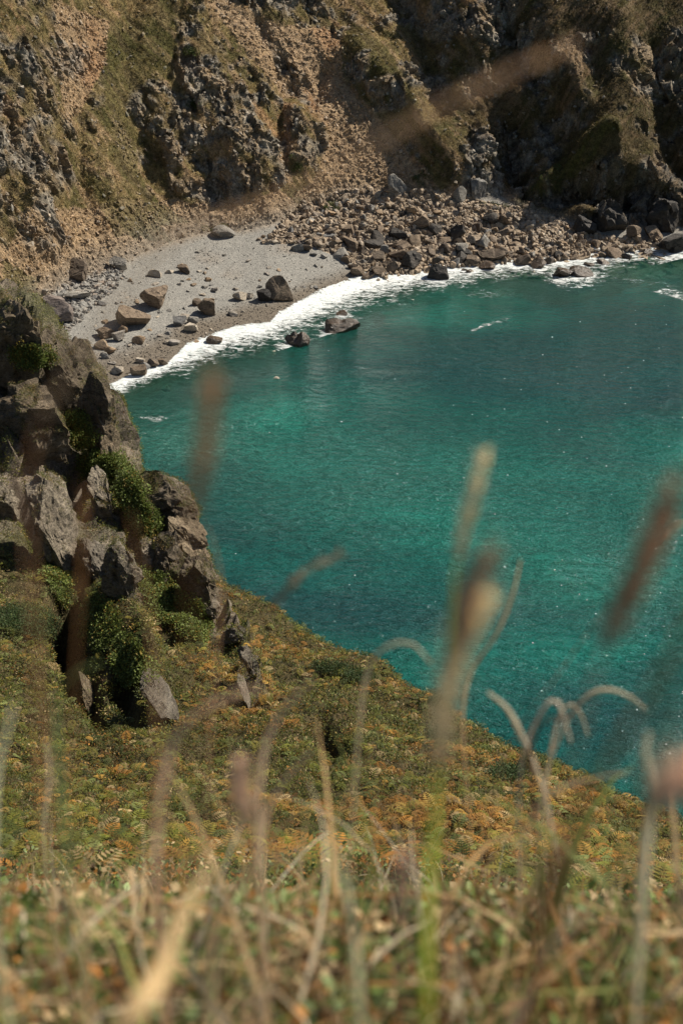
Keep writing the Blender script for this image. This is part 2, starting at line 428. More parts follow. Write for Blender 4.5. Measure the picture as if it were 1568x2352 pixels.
def sub_mesh(name, V, F, sel, at, mat, kind='structure', label=None, smooth=False):
    f = F[sel]; u, inv = np.unique(f, return_inverse=True)
    m = np_mesh(name, V[u], inv.reshape(f.shape), {k: v[u] for k, v in at.items()}, smooth)
    return tag(obj(name, m, mat), label, None, None, kind)
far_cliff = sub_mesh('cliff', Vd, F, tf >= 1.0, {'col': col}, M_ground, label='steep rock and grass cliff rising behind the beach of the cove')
far_beach = sub_mesh('beach', Vd, F, (tf < 1.0), {'col': col}, M_beach, label='grey shingle beach running down to the surf')

# ------------------------------------------------------------------ near headland
E_pts = [(-700, 420, 78), (-250, 520, 66), (0, 632, 62), (80, 690, 60), (135, 775, 58.5), (200, 840, 57.5), (255, 900, 57), (272, 1020, 55), (282, 1090, 53), (370, 1090, 51), (420, 1120, 50.5), (455, 1195, 50), (490, 1300, 49),
         (512, 1372, 50), (600, 1396, 48), (700, 1447, 46.5), (850, 1512, 43), (1000, 1600, 39), (1150, 1700, 35.5), (1250, 1750, 33.5), (1400, 1818, 31), (1568, 1908, 28)]
ep = np.array(E_pts, float); Ew = at_y(ep[:, 0], ep[:, 1], ep[:, 2])
inner = [(0, 1000, 51), (0, 1200, 46), (150, 1060, 52), (150, 1300, 43.5), (0, 1400, 40), (300, 1300, 45), (260, 1150, 50), (0, 1600, 33), (250, 1450, 39.5), (400, 1500, 40), (430, 1380, 45), (400, 1700, 32), (200, 1800, 26.5),
         (600, 1600, 36), (0, 1800, 25.5), (700, 1750, 29), (900, 1800, 26.5), (1100, 1850, 24.5), (1400, 1900, 24), (784, 1900, 21.5), (0, 1950, 16.5), (784, 2000, 13), (1568, 2000, 20), (784, 2100, 7),
         (0, 2100, 6.5), (1568, 2100, 9), (784, 2200, 3.1), (0, 2200, 3.1), (1568, 2200, 3.3), (784, 2352, 1.45), (0, 2352, 1.45), (1568, 2352, 1.45), (800, 1600, 38), (1000, 1700, 33)]
ip = np.array(inner, float); Iw = at_y(ip[:, 0], ip[:, 1], ip[:, 2])
extra = np.array([(0, 0, 69.0), (3, 0, 68.9), (-3, 0, 69.0), (0, -4, 70.3), (8, -4, 69.6), (-8, -4, 70.5), (-14, 10, 62), (-26, 30, 52), (-34, 50, 50), (13, 12, 57), (-8, 3, 67.2), (8, 3, 66.6)], float)
ctl = np.vstack([Ew, Iw, extra])
tco = tps_fit(ctl[:, :2], ctl[:, 2], .5)
edge_line = np.vstack([[(-60, 92)], Ew[:, :2], [(17, 12), (24, 0), (28, -12)]])
def edge_sd(x, y):
    """distance beyond the headland's rim (positive = out over the sea)"""
    d = dpoly(x, y, edge_line)
    poly = np.vstack([edge_line, [(28, -40), (-80, -40), (-80, 92)]])
    return np.where(inpoly(x, y, poly), -d, d)
def near_h(x, y):
    z = tps_eval(ctl[:, :2], tco, np.stack([x, y], -1)); s = edge_sd(x, y)
    z = np.clip(z, 30, 75)
    return z - 2.6 * np.maximum(s, 0) - .25 * np.maximum(s + .6, 0) ** 1.5, s
rows = np.r_[np.linspace(-6, .4, 22), .4 * (98 / .4) ** (np.linspace(0, 1, 640)[1:] ** .86)]
cols = np.linspace(-1, 1, 470)
nr2, nc2 = len(rows), len(cols)
YY = np.repeat(rows, nc2); XX = np.tile(cols, nr2) * (np.abs(YY) * .42 + 4.5) + 0.0
NZ, NS = near_h(XX, YY)
NZ = np.maximum(NZ, -4)
NVb = np.stack([XX, YY, NZ], -1)
npx, npy, ndep = proj(NVb)
CRAG = [(-100, 560), (150, 700), (300, 860), (320, 1060), (460, 1080), (505, 1330), (525, 1430), (595, 1560), (590, 1620), (520, 1530), (430, 1430), (340, 1380), (300, 1400), (200, 1400), (130, 1320), (0, 1250), (-100, 1250)]
CLEFT = [[(130, 1430), (190, 1400), (215, 1620), (140, 1570)], [(270, 1570), (320, 1590), (330, 1680), (285, 1670)]]
cw = 22 * fbm(NVb, 1.6, 3, 120); cw2 = 22 * fbm(NVb + 50, 1.6, 3, 121)
crag = (inpoly(npx + cw, npy + cw2, CRAG) | inpoly(npx + cw * .5, npy + cw2 * .5, CLEFT[0]) | inpoly(npx + cw * .5, npy + cw2 * .5, CLEFT[1])) & (YY > 20)
crag = crag | ((NS > .8))
crag = crag.astype(np.float32); g_ = crag.reshape(nr2, nc2)
for _ in range(4): g_ = (g_ + np.roll(g_, 1, 0) + np.roll(g_, -1, 0) + np.roll(g_, 1, 1) + np.roll(g_, -1, 1)) / 5
crag = g_.ravel()
nn = vnormals(NVb, nr2, nc2); nn[nn[:, 2] < 0] *= -1
nfar = sstep(5, 14, YY)
HOLE = [([(165, 1400), (160, 1480), (190, 1570)], 36, -3.2), ([(250, 1330), (300, 1420)], 22, -.9), ([(360, 1440), (400, 1480)], 22, -.8), ([(285, 1580), (320, 1650)], 24, -2.2), ([(735, 1690), (770, 1725)], 24, -1.8),
        ([(200, 1560), (235, 1650)], 20, -1.8), ([(60, 1130), (90, 1240)], 24, -1.2), ([(170, 1110), (200, 1200)], 22, -1.1), ([(60, 1060), (160, 1090)], 20, -.9), ([(300, 1220), (330, 1260)], 20, -.7),
        ([(225, 1400), (290, 1490), (330, 1560)], 28, 1.3), ([(440, 1400), (560, 1500), (600, 1600)], 22, .45)]
hr = np.zeros_like(YY)
for pl, wd, h in HOLE:
    d = dpoly(npx + cw * .6, npy + cw2 * .6, pl) / wd; hr += h * np.exp(-d * d)
ndisp = nfar * hr + nfar * (1 - crag) * (.48 * fbm(NVb, 2.6, 3, 130) + .26 * fbm(NVb, .8, 3, 131, .6)) + (1 - nfar) * .05 * fbm(NVb, .4, 3, 132)
QN = NVb * np.array([1, 1, .6]) + .3 * np.stack([fbm(NVb, 1.2, 2, 140 + i) for i in range(3)], -1)
ndisp += crag * nfar * (facet(QN, 2.4, 61, .22, .75) + facet(QN + 3, .9, 63, .06, .22) + .10 * fbm(NVb, .5, 4, 66, .6, True))
NV = NVb + nn * ndisp[:, None]
a1 = fbm(NVb, 5, 3, 150) * .5 + .5; a2 = fbm(NVb, .7, 4, 151, .6) * .5 + .5
soil = lerp(np.tile(L(.045, .042, .018), (len(YY), 1)), L(.10, .075, .035), a2)
crg = lerp(np.tile(L(.10, .08, .06), (len(YY), 1)), L(.21, .175, .135), sstep(.3, .7, a2)); crg = lerp(crg, L(.06, .07, .02), sstep(.55, .7, a1) * .6)
ncol = lerp(soil, crg, crag)
M_hill = ground_mat('headland_ground', .12, 4.0)
F2 = grid_faces(nr2, nc2)
hill = tag(obj('hillside', np_mesh('hillside', NV, F2, {'col': ncol}), M_hill), 'overgrown headland slope falling from the viewpoint to the sea', None, None, 'structure')
bpy.context.view_layer.update()
def cast(o, px_, py_):
    d = Vector(ray(px_, py_)).normalized()
    h, l, n, _ = o.ray_cast(Vector((0, 0, CAM_H)), d)
    return (l, n) if h else (None, None)
def drop(o, x, y):
    h, l, n, _ = o.ray_cast(Vector((x, y, 200)), Vector((0, 0, -1)))
    return l if h else None

# ------------------------------------------------------------------ water
wxs = nonuni(-500, 500, -75, 80, .8, 40); wys = nonuni(-300, 700, 30, 235, .8, 40)
WX, WY = np.meshgrid(wxs, wys); WX = WX.ravel(); WY = WY.ravel()
bz, bt = far_base(WX, WY)
shy = np.interp(WX, shore[:, 0], shore[:, 1])
wqx, wqy, _ = proj(np.stack([WX, np.maximum(WY, 5), 0 * WX], -1)); wn_ = 90 * fbm(np.stack([WX, WY, 0 * WX], -1), 22, 3, 400)
wblob = lambda cx, cy, sx, sy: np.exp(-((wqx + wn_ - cx) / sx) ** 2 - ((wqy + wn_ * .5 - cy) / sy) ** 2)
wdeep = np.clip(wblob(1500, 800, 420, 150) + wblob(1050, 860, 420, 60) + wblob(700, 1380, 420, 110) + wblob(1350, 1650, 380, 190), 0, 1) * (WY > 5)
wsand_sheen = np.clip(.75 * wblob(380, 1000, 170, 60) + .35 * wblob(900, 1080, 520, 120) + .35 * wblob(1350, 1300, 330, 130), 0, .8) * (WY > 5)  # pale bottom near shore, plus sky reflection mid cove put into the colour
wd_ = np.clip((shy - WY), 0, 200)
M_water, t, b = new_mat('sea_water')
ad = N(t, 'ShaderNodeAttribute', attribute_name='off').outputs['Fac']; p = pos(t)
big = noise(t, .022, 4, .55, p, 1.2); mid = noise(t, .07, 4, .6, p, .8)
mpw = N(t, 'ShaderNodeMapping'); mpw.inputs['Rotation'].default_value = (0, 0, R(24)); mpw.inputs['Scale'].default_value = (.6, 1.25, 1)
t.links.new(p, mpw.inputs[0])
c0 = ramp(t, big.outputs[0], [(.36, (.0, .066, .062)), (.5, (.0, .140, .112)), (.62, (.006, .25, .19))])  # noise tone for the seabed, also standing in for patches of sky reflection
c1 = mixc(t, ramp(t, mid.outputs[0], [(.40, (0, 0, 0)), (.62, (.6, .6, .6))]).outputs[0], c0.outputs[0], (.0, .082, .070))
shal = ramp(t, math_n(t, 'DIVIDE', ad, 60.0), [(0, (.75, .75, .75)), (.12, (.55, .55, .55)), (.35, (.28, .28, .28)), (.75, (0, 0, 0))])
c1 = mixc(t, math_n(t, 'MULTIPLY', N(t, 'ShaderNodeAttribute', attribute_name='deep').outputs['Fac'], .75), c1, (.0, .050, .058))
c1 = mixc(t, N(t, 'ShaderNodeAttribute', attribute_name='sand_sheen').outputs['Fac'], c1, (.035, .20, .155))
c2 = mixc(t, shal.outputs[0], c1, (.020, .095, .070))
t.links.new(c2, b.inputs['Base Color'])
b.inputs['IOR'].default_value = 1.33; b.inputs['Specular IOR Level'].default_value = .75
w1 = noise(t, 1.15, 5, .66, mpw.outputs[0], .1); w2 = noise(t, 5.0, 3, .6, mpw.outputs[0], .1); w3 = noise(t, .16, 3, .5, mpw.outputs[0], .3)
nrm = bump(t, w3.outputs[0], .5, 2.2); nrm = bump(t, ramp(t, w1.outputs[0], [(.30, (0, 0, 0)), (.52, (.35, .35, .35)), (.66, (1, 1, 1))]).outputs[0], 1.0, .62, nrm); nrm = bump(t, w2.outputs[0], 1.0, .16, nrm)
t.links.new(nrm, b.inputs['Normal'])
rr = ramp(t, noise(t, .05, 3, .6, mpw.outputs[0], 1.0).outputs[0], [(.4, (.05, .05, .05)), (.6, (.14, .14, .14))])
t.links.new(rr.outputs[0], b.inputs['Roughness'])
trn = t.nodes.new('ShaderNodeBsdfTransparent'); trn.inputs[0].default_value = (.42, .62, .52, 1)
mx = t.nodes.new('ShaderNodeMixShader')
al = ramp(t, math_n(t, 'DIVIDE', ad, 30.0), [(0, (.75, .75, .75)), (.3, (.34, .34, .34)), (1, (0, 0, 0))])
t.links.new(al.outputs[0], mx.inputs[0]); t.links.new(b.outputs[0], mx.inputs[1]); t.links.new(trn.outputs[0], mx.inputs[2])
t.links.new(mx.outputs[0], t.nodes['Material Output'].inputs[0])
water = tag(obj('water', np_mesh('water', np.stack([WX, WY, 0 * WX], -1), grid_faces(len(wys), len(wxs)), {'off': wd_, 'deep': wdeep, 'sand_sheen': wsand_sheen}, True), M_water), 'rippled teal sea filling the cove', None, None, 'structure')

# ------------------------------------------------------------------ stones
def ico(sub):
    bm = bmesh.new(); bmesh.ops.create_icosphere(bm, subdivisions=sub, radius=1.0)
    v = np.array([x.co[:] for x in bm.verts]); f = np.array([[l.index for l in q.verts] for q in bm.faces]); bm.free(); return v, f
ICO = {k: ico(k) for k in (1, 2, 3, 4, 5)}
def stone_shape(seed, sub, cuts=11, dmin=.5, dmax=.85, rough=.05, dims=(1, 1, 1), fac=0):
    r = np.random.default_rng(seed); v, f = ICO[sub]; v = v.copy()
    v *= 1.15
    for _ in range(cuts):
        n = r.normal(size=3); n /= np.linalg.norm(n); d = r.uniform(dmin, dmax)
        s = v @ n - d; m = s > 0; v[m] -= n * s[m][:, None]
    v += rough * np.stack([fbm(v + seed, .5, 3, seed + i) for i in range(3)], -1)
    v *= np.asarray(dims)
    if fac:
        n = v / (np.linalg.norm(v, axis=1, keepdims=True) + 1e-6)
        q = (v * np.array([1, 1, .5]) + seed)
        v = v + n * (facet(q, .9, seed, .16 * fac, .30 * fac) + facet(q + 3, .4, seed + 7, .07 * fac, .14 * fac) + .10 * fac * fbm(v + seed, .35, 4, seed, .6, True))[:, None]
    return v, f
BOULD = [np_mesh('boulder', *stone_shape(300 + k, 3, 9 + k % 5, .42, .8, .05)) for k in range(12)]
def put_stone(name, mesh, loc, dims, rot, mat, label, cat='boulder', group=None):
    o = obj(name, mesh, mat); o.location = loc; o.scale = dims; o.rotation_euler = rot
    return tag(o, label, cat, group)

# hand placed boulders: px, foot py, width, height (photo units), material, surface, label
Bx = [
 (640, 700, 66, 66, 'brown', 'large dark brown pointed boulder standing alone on the shingle near the surf'),
 (606, 698, 36, 34, 'dark', 'small dark boulder leaning against the largest beach boulder'),
 (353, 716, 62, 58, 'tan2', 'square brown block standing upright on the beach above the wide cracked boulder'),
 (300, 766, 88, 62, 'tan2', 'wide cracked brown boulder lying on the shingle below the upright square block'),
 (476, 730, 44, 46, 'brown', 'brown cube-like boulder in the middle of the beach'),
 (452, 705, 24, 20, 'brown', 'low brown stone just behind the cube-like boulder on the beach'),
 (413, 752, 34, 26, 'grey', 'dark-sided grey boulder in the group of pale stones mid beach'),
 (438, 766, 34, 22, 'pale', 'whitish flat stone beside the dark-sided grey boulder mid beach'),
 (444, 746, 28, 18, 'grey', 'small grey stone behind the whitish flat stone mid beach'),
 (424, 734, 24, 13, 'pale', 'thin pale stone at the back of the stone group mid beach'),
 (551, 694, 36, 25, 'pale', 'pale cream rock lying left of the largest beach boulder'),
 (573, 688, 22, 15, 'pale', 'small cream stone touching the pale cream rock near the largest boulder'),
 (318, 872, 40, 34, 'brown', 'rounded brown boulder at the edge of the foam on the near beach'),
 (352, 848, 30, 24, 'brown', 'jagged brown rock in a pair behind the rounded boulder at the foam edge'),
 (374, 844, 24, 22, 'brown', 'seaward rock of the jagged brown pair at the foam edge'),
 (333, 852, 28, 20, 'grey', 'grey and white rock between the rounded boulder and the jagged pair'),
 (322, 836, 22, 15, 'pale', 'cream stone on top of the near beach rock cluster'),
 (492, 796, 40, 22, 'wet', 'wet brown rock where the foam meets the middle beach'),
 (270, 862, 34, 20, 'pale', 'pale flat stone alone on the brown sand near the crag'),
 (242, 782, 50, 26, 'tan', 'tan boulder behind the near crag, largest of the leftmost stones'),
 (272, 788, 36, 26, 'pale', 'cream boulder right of the tan boulder behind the near crag'),
 (252, 816, 30, 22, 'tan', 'round tan stone below the cream boulder behind the near crag'),
 (242, 826, 22, 16, 'grey', 'blue-grey stone beside the round tan stone behind the near crag'),
 (232, 806, 36, 24, 'tan', 'brown-tan block half hidden behind the near crag'),
 (318, 794, 32, 22, 'tan', 'tan boulder with a grey side below the wide cracked boulder'),
 (283, 768, 22, 22, 'tan', 'tan stone touching the left foot of the wide cracked boulder'),
 (423, 630, 34, 20, 'brown', 'flat dark brown rock with a pale neighbour on the upper beach'),
 (415, 616, 16, 10, 'tan', 'small orange-tan stone above the flat dark brown rock'),
 (356, 638, 34, 20, 'pale', 'pale wedge-shaped rock on the upper beach near the cliff foot'),
 (390, 630, 20, 11, 'pale', 'low cream stone between the pale wedge and the flat dark rock'),
 (366, 676, 26, 16, 'brown', 'dark slab leaning behind the upright square block'),
 (478, 648, 18, 10, 'tan', 'small tan stone alone high on the shingle'),
 (445, 658, 16, 7, 'tan', 'thin tan stone lying on the upper shingle left of the lone tan stone'),
 (493, 672, 20, 12, 'pale', 'pale pebble pair on the shingle above the cream rock'),
 (385, 770, 16, 9, 'grey', 'small blue-grey stone on the shingle below the square block'),
 (383, 792, 18, 11, 'pale', 'whitish stone above the flat cream slab on the lower beach'),
 (400, 794, 30, 13, 'pale', 'flat cream slab on the lower beach with a grey stone behind'),
 (535, 728, 26, 16, 'pale', 'white-grey stone on the shingle below the cream rock'),
 (514, 549, 56, 28, 'grey', 'moss-topped grey boulder at the head of the beach against the cliff'),
 (632, 562, 14, 10, 'pale', 'round cream stone at the back of the shingle'),
 (605, 548, 12, 9, 'tan', 'orange stone at the back edge of the shingle'),
 (172, 650, 60, 52, 'brown', 'big brown block against the foot of the cliff above the leftmost beach'),
 (272, 624, 44, 34, 'grey', 'blue-grey boulder with an orange flank at the cliff foot above the beach'),
 (180, 694, 58, 22, 'grey', 'long blue-grey slab among rubble at the cliff foot behind the near crag'),
 (128, 752, 84, 60, 'purple', 'purple-grey craggy rock above the near crag on the beach edge'),
 (120, 712, 60, 34, 'purple', 'purple-grey rubble block behind the craggy rock'),
 (234, 703, 26, 12, 'grey', 'grey flat stone at the top of the leftmost beach rubble'),
 (110, 768, 44, 40, 'purple', 'rounded dull brown rock peeping over the near crag'),
 (682, 800, 62, 36, 'wet', 'wet dark brown twin-humped rock in the water off the beach'),
 (786, 770, 82, 34, 'wet', 'low flat wet brown rock in the water beyond the twin-humped rock'),
 (786, 729, 30, 14, 'wet', 'small wet rock awash behind the low flat rock'),
 (1007, 650, 52, 44, 'dark', 'black pointed boulder standing alone in the surf'),
 (1292, 642, 52, 26, 'wet', 'front hump of the long low black rock in the surf'),
 (1336, 640, 62, 24, 'wet', 'brown back of the long low black rock in the surf'),
 (1545, 592, 80, 50, 'dark', 'big black rock at the water line on the far side of the cove'),
 (945, 624, 52, 44, 'dark', 'large dark boulder of the rockfall nearest the black surf boulder'),
 (895, 628, 46, 28, 'brown', 'flat brown boulder at the seaward corner of the rockfall by the shingle'),
 (870, 606, 34, 26, 'brown', 'brown block above the flat boulder at the seaward corner of the rockfall'),
 (1132, 612, 74, 42, 'brown', 'widest brown boulder at the water edge of the rockfall'),
 (1087, 616, 34, 26, 'brown', 'rounded brown boulder standing in foam below the rockfall'),
 (1118, 622, 40, 20, 'wet', 'wet jagged rock in foam beside the rounded brown boulder'),
 (1075, 630, 18, 12, 'wet', 'small wet stone in the foam right of the black surf boulder'),
 (1200, 612, 34, 30, 'tan2', 'tan-faced block on the water edge right of the widest boulder'),
 (1236, 622, 38, 26, 'wet', 'wet brown boulder at the foam edge with a tan block to its left'),
 (1262, 612, 30, 24, 'wet', 'dark wet boulder on the foam edge above the long low rock'),
 (1384, 612, 34, 16, 'wet', 'brown flat rock awash right of the long low black rock'),
 (1352, 616, 26, 12, 'wet', 'wet rock awash touching the flat brown one'),
 (1383, 594, 22, 16, 'tan2', 'ochre stone in the foam above the flat brown rock'),
 (1438, 600, 26, 18, 'wet', 'glistening brown rock in the foam by the dark cliff'),
 (1486, 584, 24, 12, 'wet', 'small brown stone at the foam line below the dark cliff'),
 (964, 532, 46, 40, 'tan2', 'brown squared boulder high in the middle of the rockfall'),
 (1045, 556, 52, 42, 'dark', 'dark domed boulder in the upper rockfall'),
 (1000, 540, 40, 26, 'dark', 'dark boulder between the squared and the domed boulders'),
 (912, 556, 44, 32, 'dark', 'dark blocky boulder left of centre in the rockfall'),
 (912, 460, 46, 62, 'grey', 'tall blue-grey slab standing in the scree above the rockfall'),
 (1093, 470, 44, 60, 'grey', 'grey rounded pillar at the cliff foot above the rockfall'),
 (1055, 476, 34, 50, 'grey', 'pale grey-green slab leaning left of the rounded pillar'),
 (1345, 548, 56, 54, 'dark', 'black ribbed rock left of the big rounded cliff-foot rock'),
 (1396, 552, 96, 96, 'dark', 'big black rounded rock at the foot of the dark cliff'),
 (1370, 574, 30, 24, 'brown', 'dark brown boulder below the big black rounded rock'),
 (1500, 560, 46, 40, 'brown', 'brown boulder with a paler neighbour below the dark cliff'),
 (1455, 552, 36, 34, 'brown', 'brown angular boulder at the far end of the rockfall'),
 (1525, 545, 90, 90, 'dark', 'black layered rock mass at the far waterside'),
]
MATS = {'brown': M_rock_brown, 'dark': M_rock_dark, 'tan': M_rock_tan, 'grey': M_rock_grey, 'pale': M_rock_pale, 'wet': M_rock_wet,
        'tan2': rock_mat('reddish_rock', (.13, .10, .075), (.20, .158, .12), (.28, .228, .175)),
        'purple': rock_mat('purple_grey_rock', (.12, .10, .095), (.19, .165, .155), (.27, .245, .23))}
def far_hit(px_, py_):
    best = None
    for o in (far_beach, far_cliff):
        l, n = cast(o, px_, py_)
        if l is not None and (best is None or l.y < best[0].y): best = (l, n)
    if best is None or best[0].z < -.1:
        q = at_z(px_, py_, -.1); return Vector(q), Vector((0, 0, 1))
    return best
HB = []
for i, (bx, by, bw, bh, mk, lab) in enumerate(Bx):
    l, n = far_hit(bx, by - bh * .12)
    dpt = l.y * cP - (l.z - CAM_H) * sP; m = dpt / FP * .92
    W, H = bw * m * .5, bh * m * .5
    big_ = bw > 40
    v, f = stone_shape(500 + i * 3, 4 if big_ else 3, 9 + i % 4, .45, .8, .05, (1, 1, 1), (.7 if bw > 79 and mk == 'dark' else .25) if big_ else 0)
    if 'pointed' in lab:
        k = np.clip((v[:, 2] + .8) / 1.6, 0, 1); v[:, 0] = v[:, 0] * (1 - .5 * k) - .18 * k; v[:, 1] *= (1 - .4 * k)
    if 'twin-humped' in lab: v[:, 2] *= (1 - .35 * np.exp(-((v[:, 0] - .15) / .18) ** 2))
    v -= (v.max(0) + v.min(0)) / 2; v *= np.array([W, W * .8, H * 1.1]) / v.max(0) * np.array([1.06, 1, 1])
    me = np_mesh('boulder', v, f)
    name = 'sea_rock' if mk == 'wet' else 'boulder'
    o = obj(name, me, MATS[mk]); o.location = (l.x, l.y + W * .5, l.z + H * .75)
    o.rotation_euler = (random.uniform(-.1, .1), random.uniform(-.08, .08), random.uniform(-.3, .3))
    tag(o, lab, 'rock' if mk == 'wet' else 'boulder')
    HB.append((bx, by, bw, bh, l))

for ux, uy, us, lab in [(622, 808, 1.0, 'yellowish rock just under the water beside the twin-humped rock'), (634, 872, .8, 'faint pale rock deep under the water left of mid cove'), (728, 770, 1.1, 'yellow-green rock under water between the two wet sea rocks'),
                        (380, 892, .9, 'small ochre rock under water off the near end of the beach'), (940, 690, 1.0, 'brownish rock under water off the rockfall'), (820, 700, .9, 'brown rock under water beyond the low flat sea rock')]:
    q = at_z(ux, uy, -.25)
    put_stone('submerged_rock', BOULD[int(us * 10) % 12] if 'BOULD' in globals() else None, (q[0], q[1], -.32), (us, us * .8, .38), (0, 0, us * 9), M_rock_pale, lab, 'rock')
# individual boulders of the rockfall and the beach, largest first
FALL = [(640, 560), (700, 480), (780, 455), (900, 470), (1010, 490), (1120, 470), (1210, 500), (1300, 520), (1420, 565), (1568, 575), (1568, 590), (1440, 590), (1330, 600), (1250, 615), (1180, 608), (1050, 615), (960, 625), (880, 635), (820, 640), (760, 605), (700, 585)]
zone = [
 ('upper', lambda x, y: y < 520 and x < 1120, 'tan', ['tan', 'tan2', 'tan', 'grey', 'brown'], 'tan angular stone lying high in the rockfall under the scree', 'tan stones in the upper rockfall', (.45, 1.0)),
 ('grey', lambda x, y: x < 760, 'grey', ['grey', 'purple', 'grey', 'brown'], 'grey angular stone on the shingle side of the rockfall', 'grey stones on the shingle side of the rockfall', (.5, 1.1)),
 ('far', lambda x, y: x > 1180 and y < 575, 'tan', ['tan', 'tan', 'pale', 'tan2', 'grey'], 'tan stone on the pale rubble apron below the dark cliff', 'stones on the rubble apron below the dark cliff', (.4, .9)),
 ('sea', lambda x, y: True, 'brown', ['brown', 'brown', 'dark', 'tan2', 'grey', 'brown'], 'brown angular boulder jammed in the seaward part of the rockfall', 'brown boulders in the seaward rockfall', (.7, 1.9)),
]
fp = np.array(FALL); placed = [(b[0], b[1] - b[3] * .4, b[2] * .5) for b in HB]
nb_ = 0; tries = 0
while nb_ < 205 and tries < 9000:
    tries += 1
    x = random.uniform(640, 1568); y = random.uniform(450, 645)
    if not inpoly(np.array([x]), np.array([y]), fp)[0]: continue
    zn = next(z_ for z_ in zone if z_[1](x, y))
    s = random.uniform(*zn[6]) * (1.0 if nb_ < 90 else .75); rp = s * 15 * .62
    if any((x - a) ** 2 + (y - b_) ** 2 * 2.2 < (rp + c * .8) ** 2 for a, b_, c in placed): continue
    l, n = far_hit(x, y)
    if l.z < -.05: continue
    placed.append((x, y, rp))
    put_stone('boulder', random.choice(BOULD), (l.x, l.y, l.z + s * .22), (s * random.uniform(.75, 1.25), s * random.uniform(.7, 1.1), s * random.uniform(.5, .8)),
              (random.uniform(-.5, .5), random.uniform(-.5, .5), random.uniform(0, 6.3)), MATS[random.choice(zn[3])], zn[4], 'boulder', zn[5])
    nb_ += 1
# small free stones on the shingle
nb_ = 0
BE = np.array([(150, 720), (300, 640), (420, 580), (500, 560), (620, 540), (700, 590), (800, 640), (700, 690), (600, 740), (520, 760), (430, 795), (350, 835), (270, 870), (220, 800)])
while nb_ < 60:
    x = random.uniform(150, 800); y = random.uniform(540, 870)
    if not inpoly(np.array([x]), np.array([y]), BE)[0] or any((x - a) ** 2 + (y - b_) ** 2 * 2 < (c + 6) ** 2 for a, b_, c in placed): continue
    if x > 480 and random.random() < .6: continue
    l, n = far_hit(x, y); s = random.uniform(.22, .5)
    put_stone('beach_stone', random.choice(BOULD), (l.x, l.y, l.z + s * .15), (s * random.uniform(.8, 1.4), s, s * random.uniform(.4, .7)), (0, 0, random.uniform(0, 6.3)),
              MATS[random.choice(['pale', 'grey', 'tan', 'pale'])], 'small pale stone lying loose on the grey shingle', 'stone', 'small loose stones on the shingle')
    placed.append((x, y, s * 9)); nb_ += 1

# ------------------------------------------------------------------ merged scatter
def rot_from(nrm, yaw, lean=None):
    n = nrm / (np.linalg.norm(nrm, axis=1, keepdims=True) + 1e-9); a = np.stack([np.cos(yaw), np.sin(yaw), 0 * yaw], -1)
    x = a - n * (a * n).sum(1, keepdims=True); x /= np.linalg.norm(x, axis=1, keepdims=True) + 1e-9
    return np.stack([x, np.cross(n, x), n], -1)                    # columns
def scatter(name, temps, P, nrm, sc, colr, mat, jit=.15, smooth=False):
    """bake copies of templates (verts, faces, shade) into one mesh"""
    k = len(temps); idx = rng.integers(0, k, len(P)); VV, FF, CC = [], [], []; off = 0
    yaw = rng.uniform(0, 2 * np.pi, len(P)); Rm = rot_from(nrm, yaw)
    for j, (tv, tf_, ts) in enumerate(temps):
        s = idx == j; n = int(s.sum())
        if not n: continue
        sj = sc[s]; sj = sj[:, None, None] if sj.ndim == 1 else sj[:, None, :]
        v = (tv[None] * sj); v = np.einsum('nij,nkj->nki', Rm[s], v) + P[s][:, None]
        VV.append(v.reshape(-1, 3)); FF.append((tf_[None] + (off + np.arange(n) * len(tv))[:, None, None]).reshape(-1, tf_.shape[1]))
        c = colr[s][:, None, :] * ts[None, :, None] if ts.ndim == 1 else colr[s][:, None, :] * ts[None]
        CC.append(c.reshape(-1, 3)); off += n * len(tv)
    m = np_mesh(name, np.vstack(VV), np.vstack(FF), {'col': np.vstack(CC)}, smooth)
    return obj(name, m, mat)
def sample_mesh(V, F, wt, n):
    a, b_, c, d = (V[F[:, i]] for i in range(4))
    ar = np.linalg.norm(np.cross(c - a, d - b_), axis=1) * .5 * wt; cs = np.cumsum(ar); pick = np.searchsorted(cs, rng.uniform(0, cs[-1], n))
    pick = np.minimum(pick, len(F) - 1)
    u, v = rng.random(n)[:, None], rng.random(n)[:, None]
    P = (a[pick] * (1 - u) + b_[pick] * u) * (1 - v) + (d[pick] * (1 - u) + c[pick] * u) * v
    nn_ = np.cross(b_[pick] - a[pick], d[pick] - a[pick]); nn_ /= np.linalg.norm(nn_, axis=1, keepdims=True) + 1e-9
    nn_[nn_[:, 2] < 0] *= -1
    return P, nn_, pick

# attribute-coloured rubble material
M_rubble, t, b = new_mat('rubble')
a = N(t, 'ShaderNodeAttribute', attribute_name='col'); n1 = noise(t, 4, 6, .7, pos(t))
c = mixc(t, 1.0, a.outputs['Color'], ramp(t, n1.outputs[0], [(.35, (.6, .6, .6)), (.65, (1.3, 1.28, 1.25))]).outputs[0], 'MULTIPLY')
t.links.new(c, b.inputs['Base Color']); b.inputs['Roughness'].default_value = .9; t.links.new(bump(t, n1.outputs[0], .8, .1), b.inputs['Normal'])
def st_t(seed, sub=1):
    v, f = stone_shape(seed, sub, 6, .4, .8, .0); v = v.copy(); v[:, 2] *= .65; v[:, 1] *= .8; v *= 1 + .25 * np.sin(v[:, [1, 2, 0]] * 5 + seed)
    return v, f, np.ones(len(v))
STT = [st_t(900 + i) for i in range(12)]; STT2 = [st_t(950 + i, 2) for i in range(8)]
fpx, fpy, _ = proj(Vd); FC = F[(fpx[F[:, 0]] > -120) & (fpx[F[:, 0]] < 1700) & (fpy[F[:, 0]] > -80) & (T[F[:, 0]] > 0.02)]
c0_ = FC[:, 0]
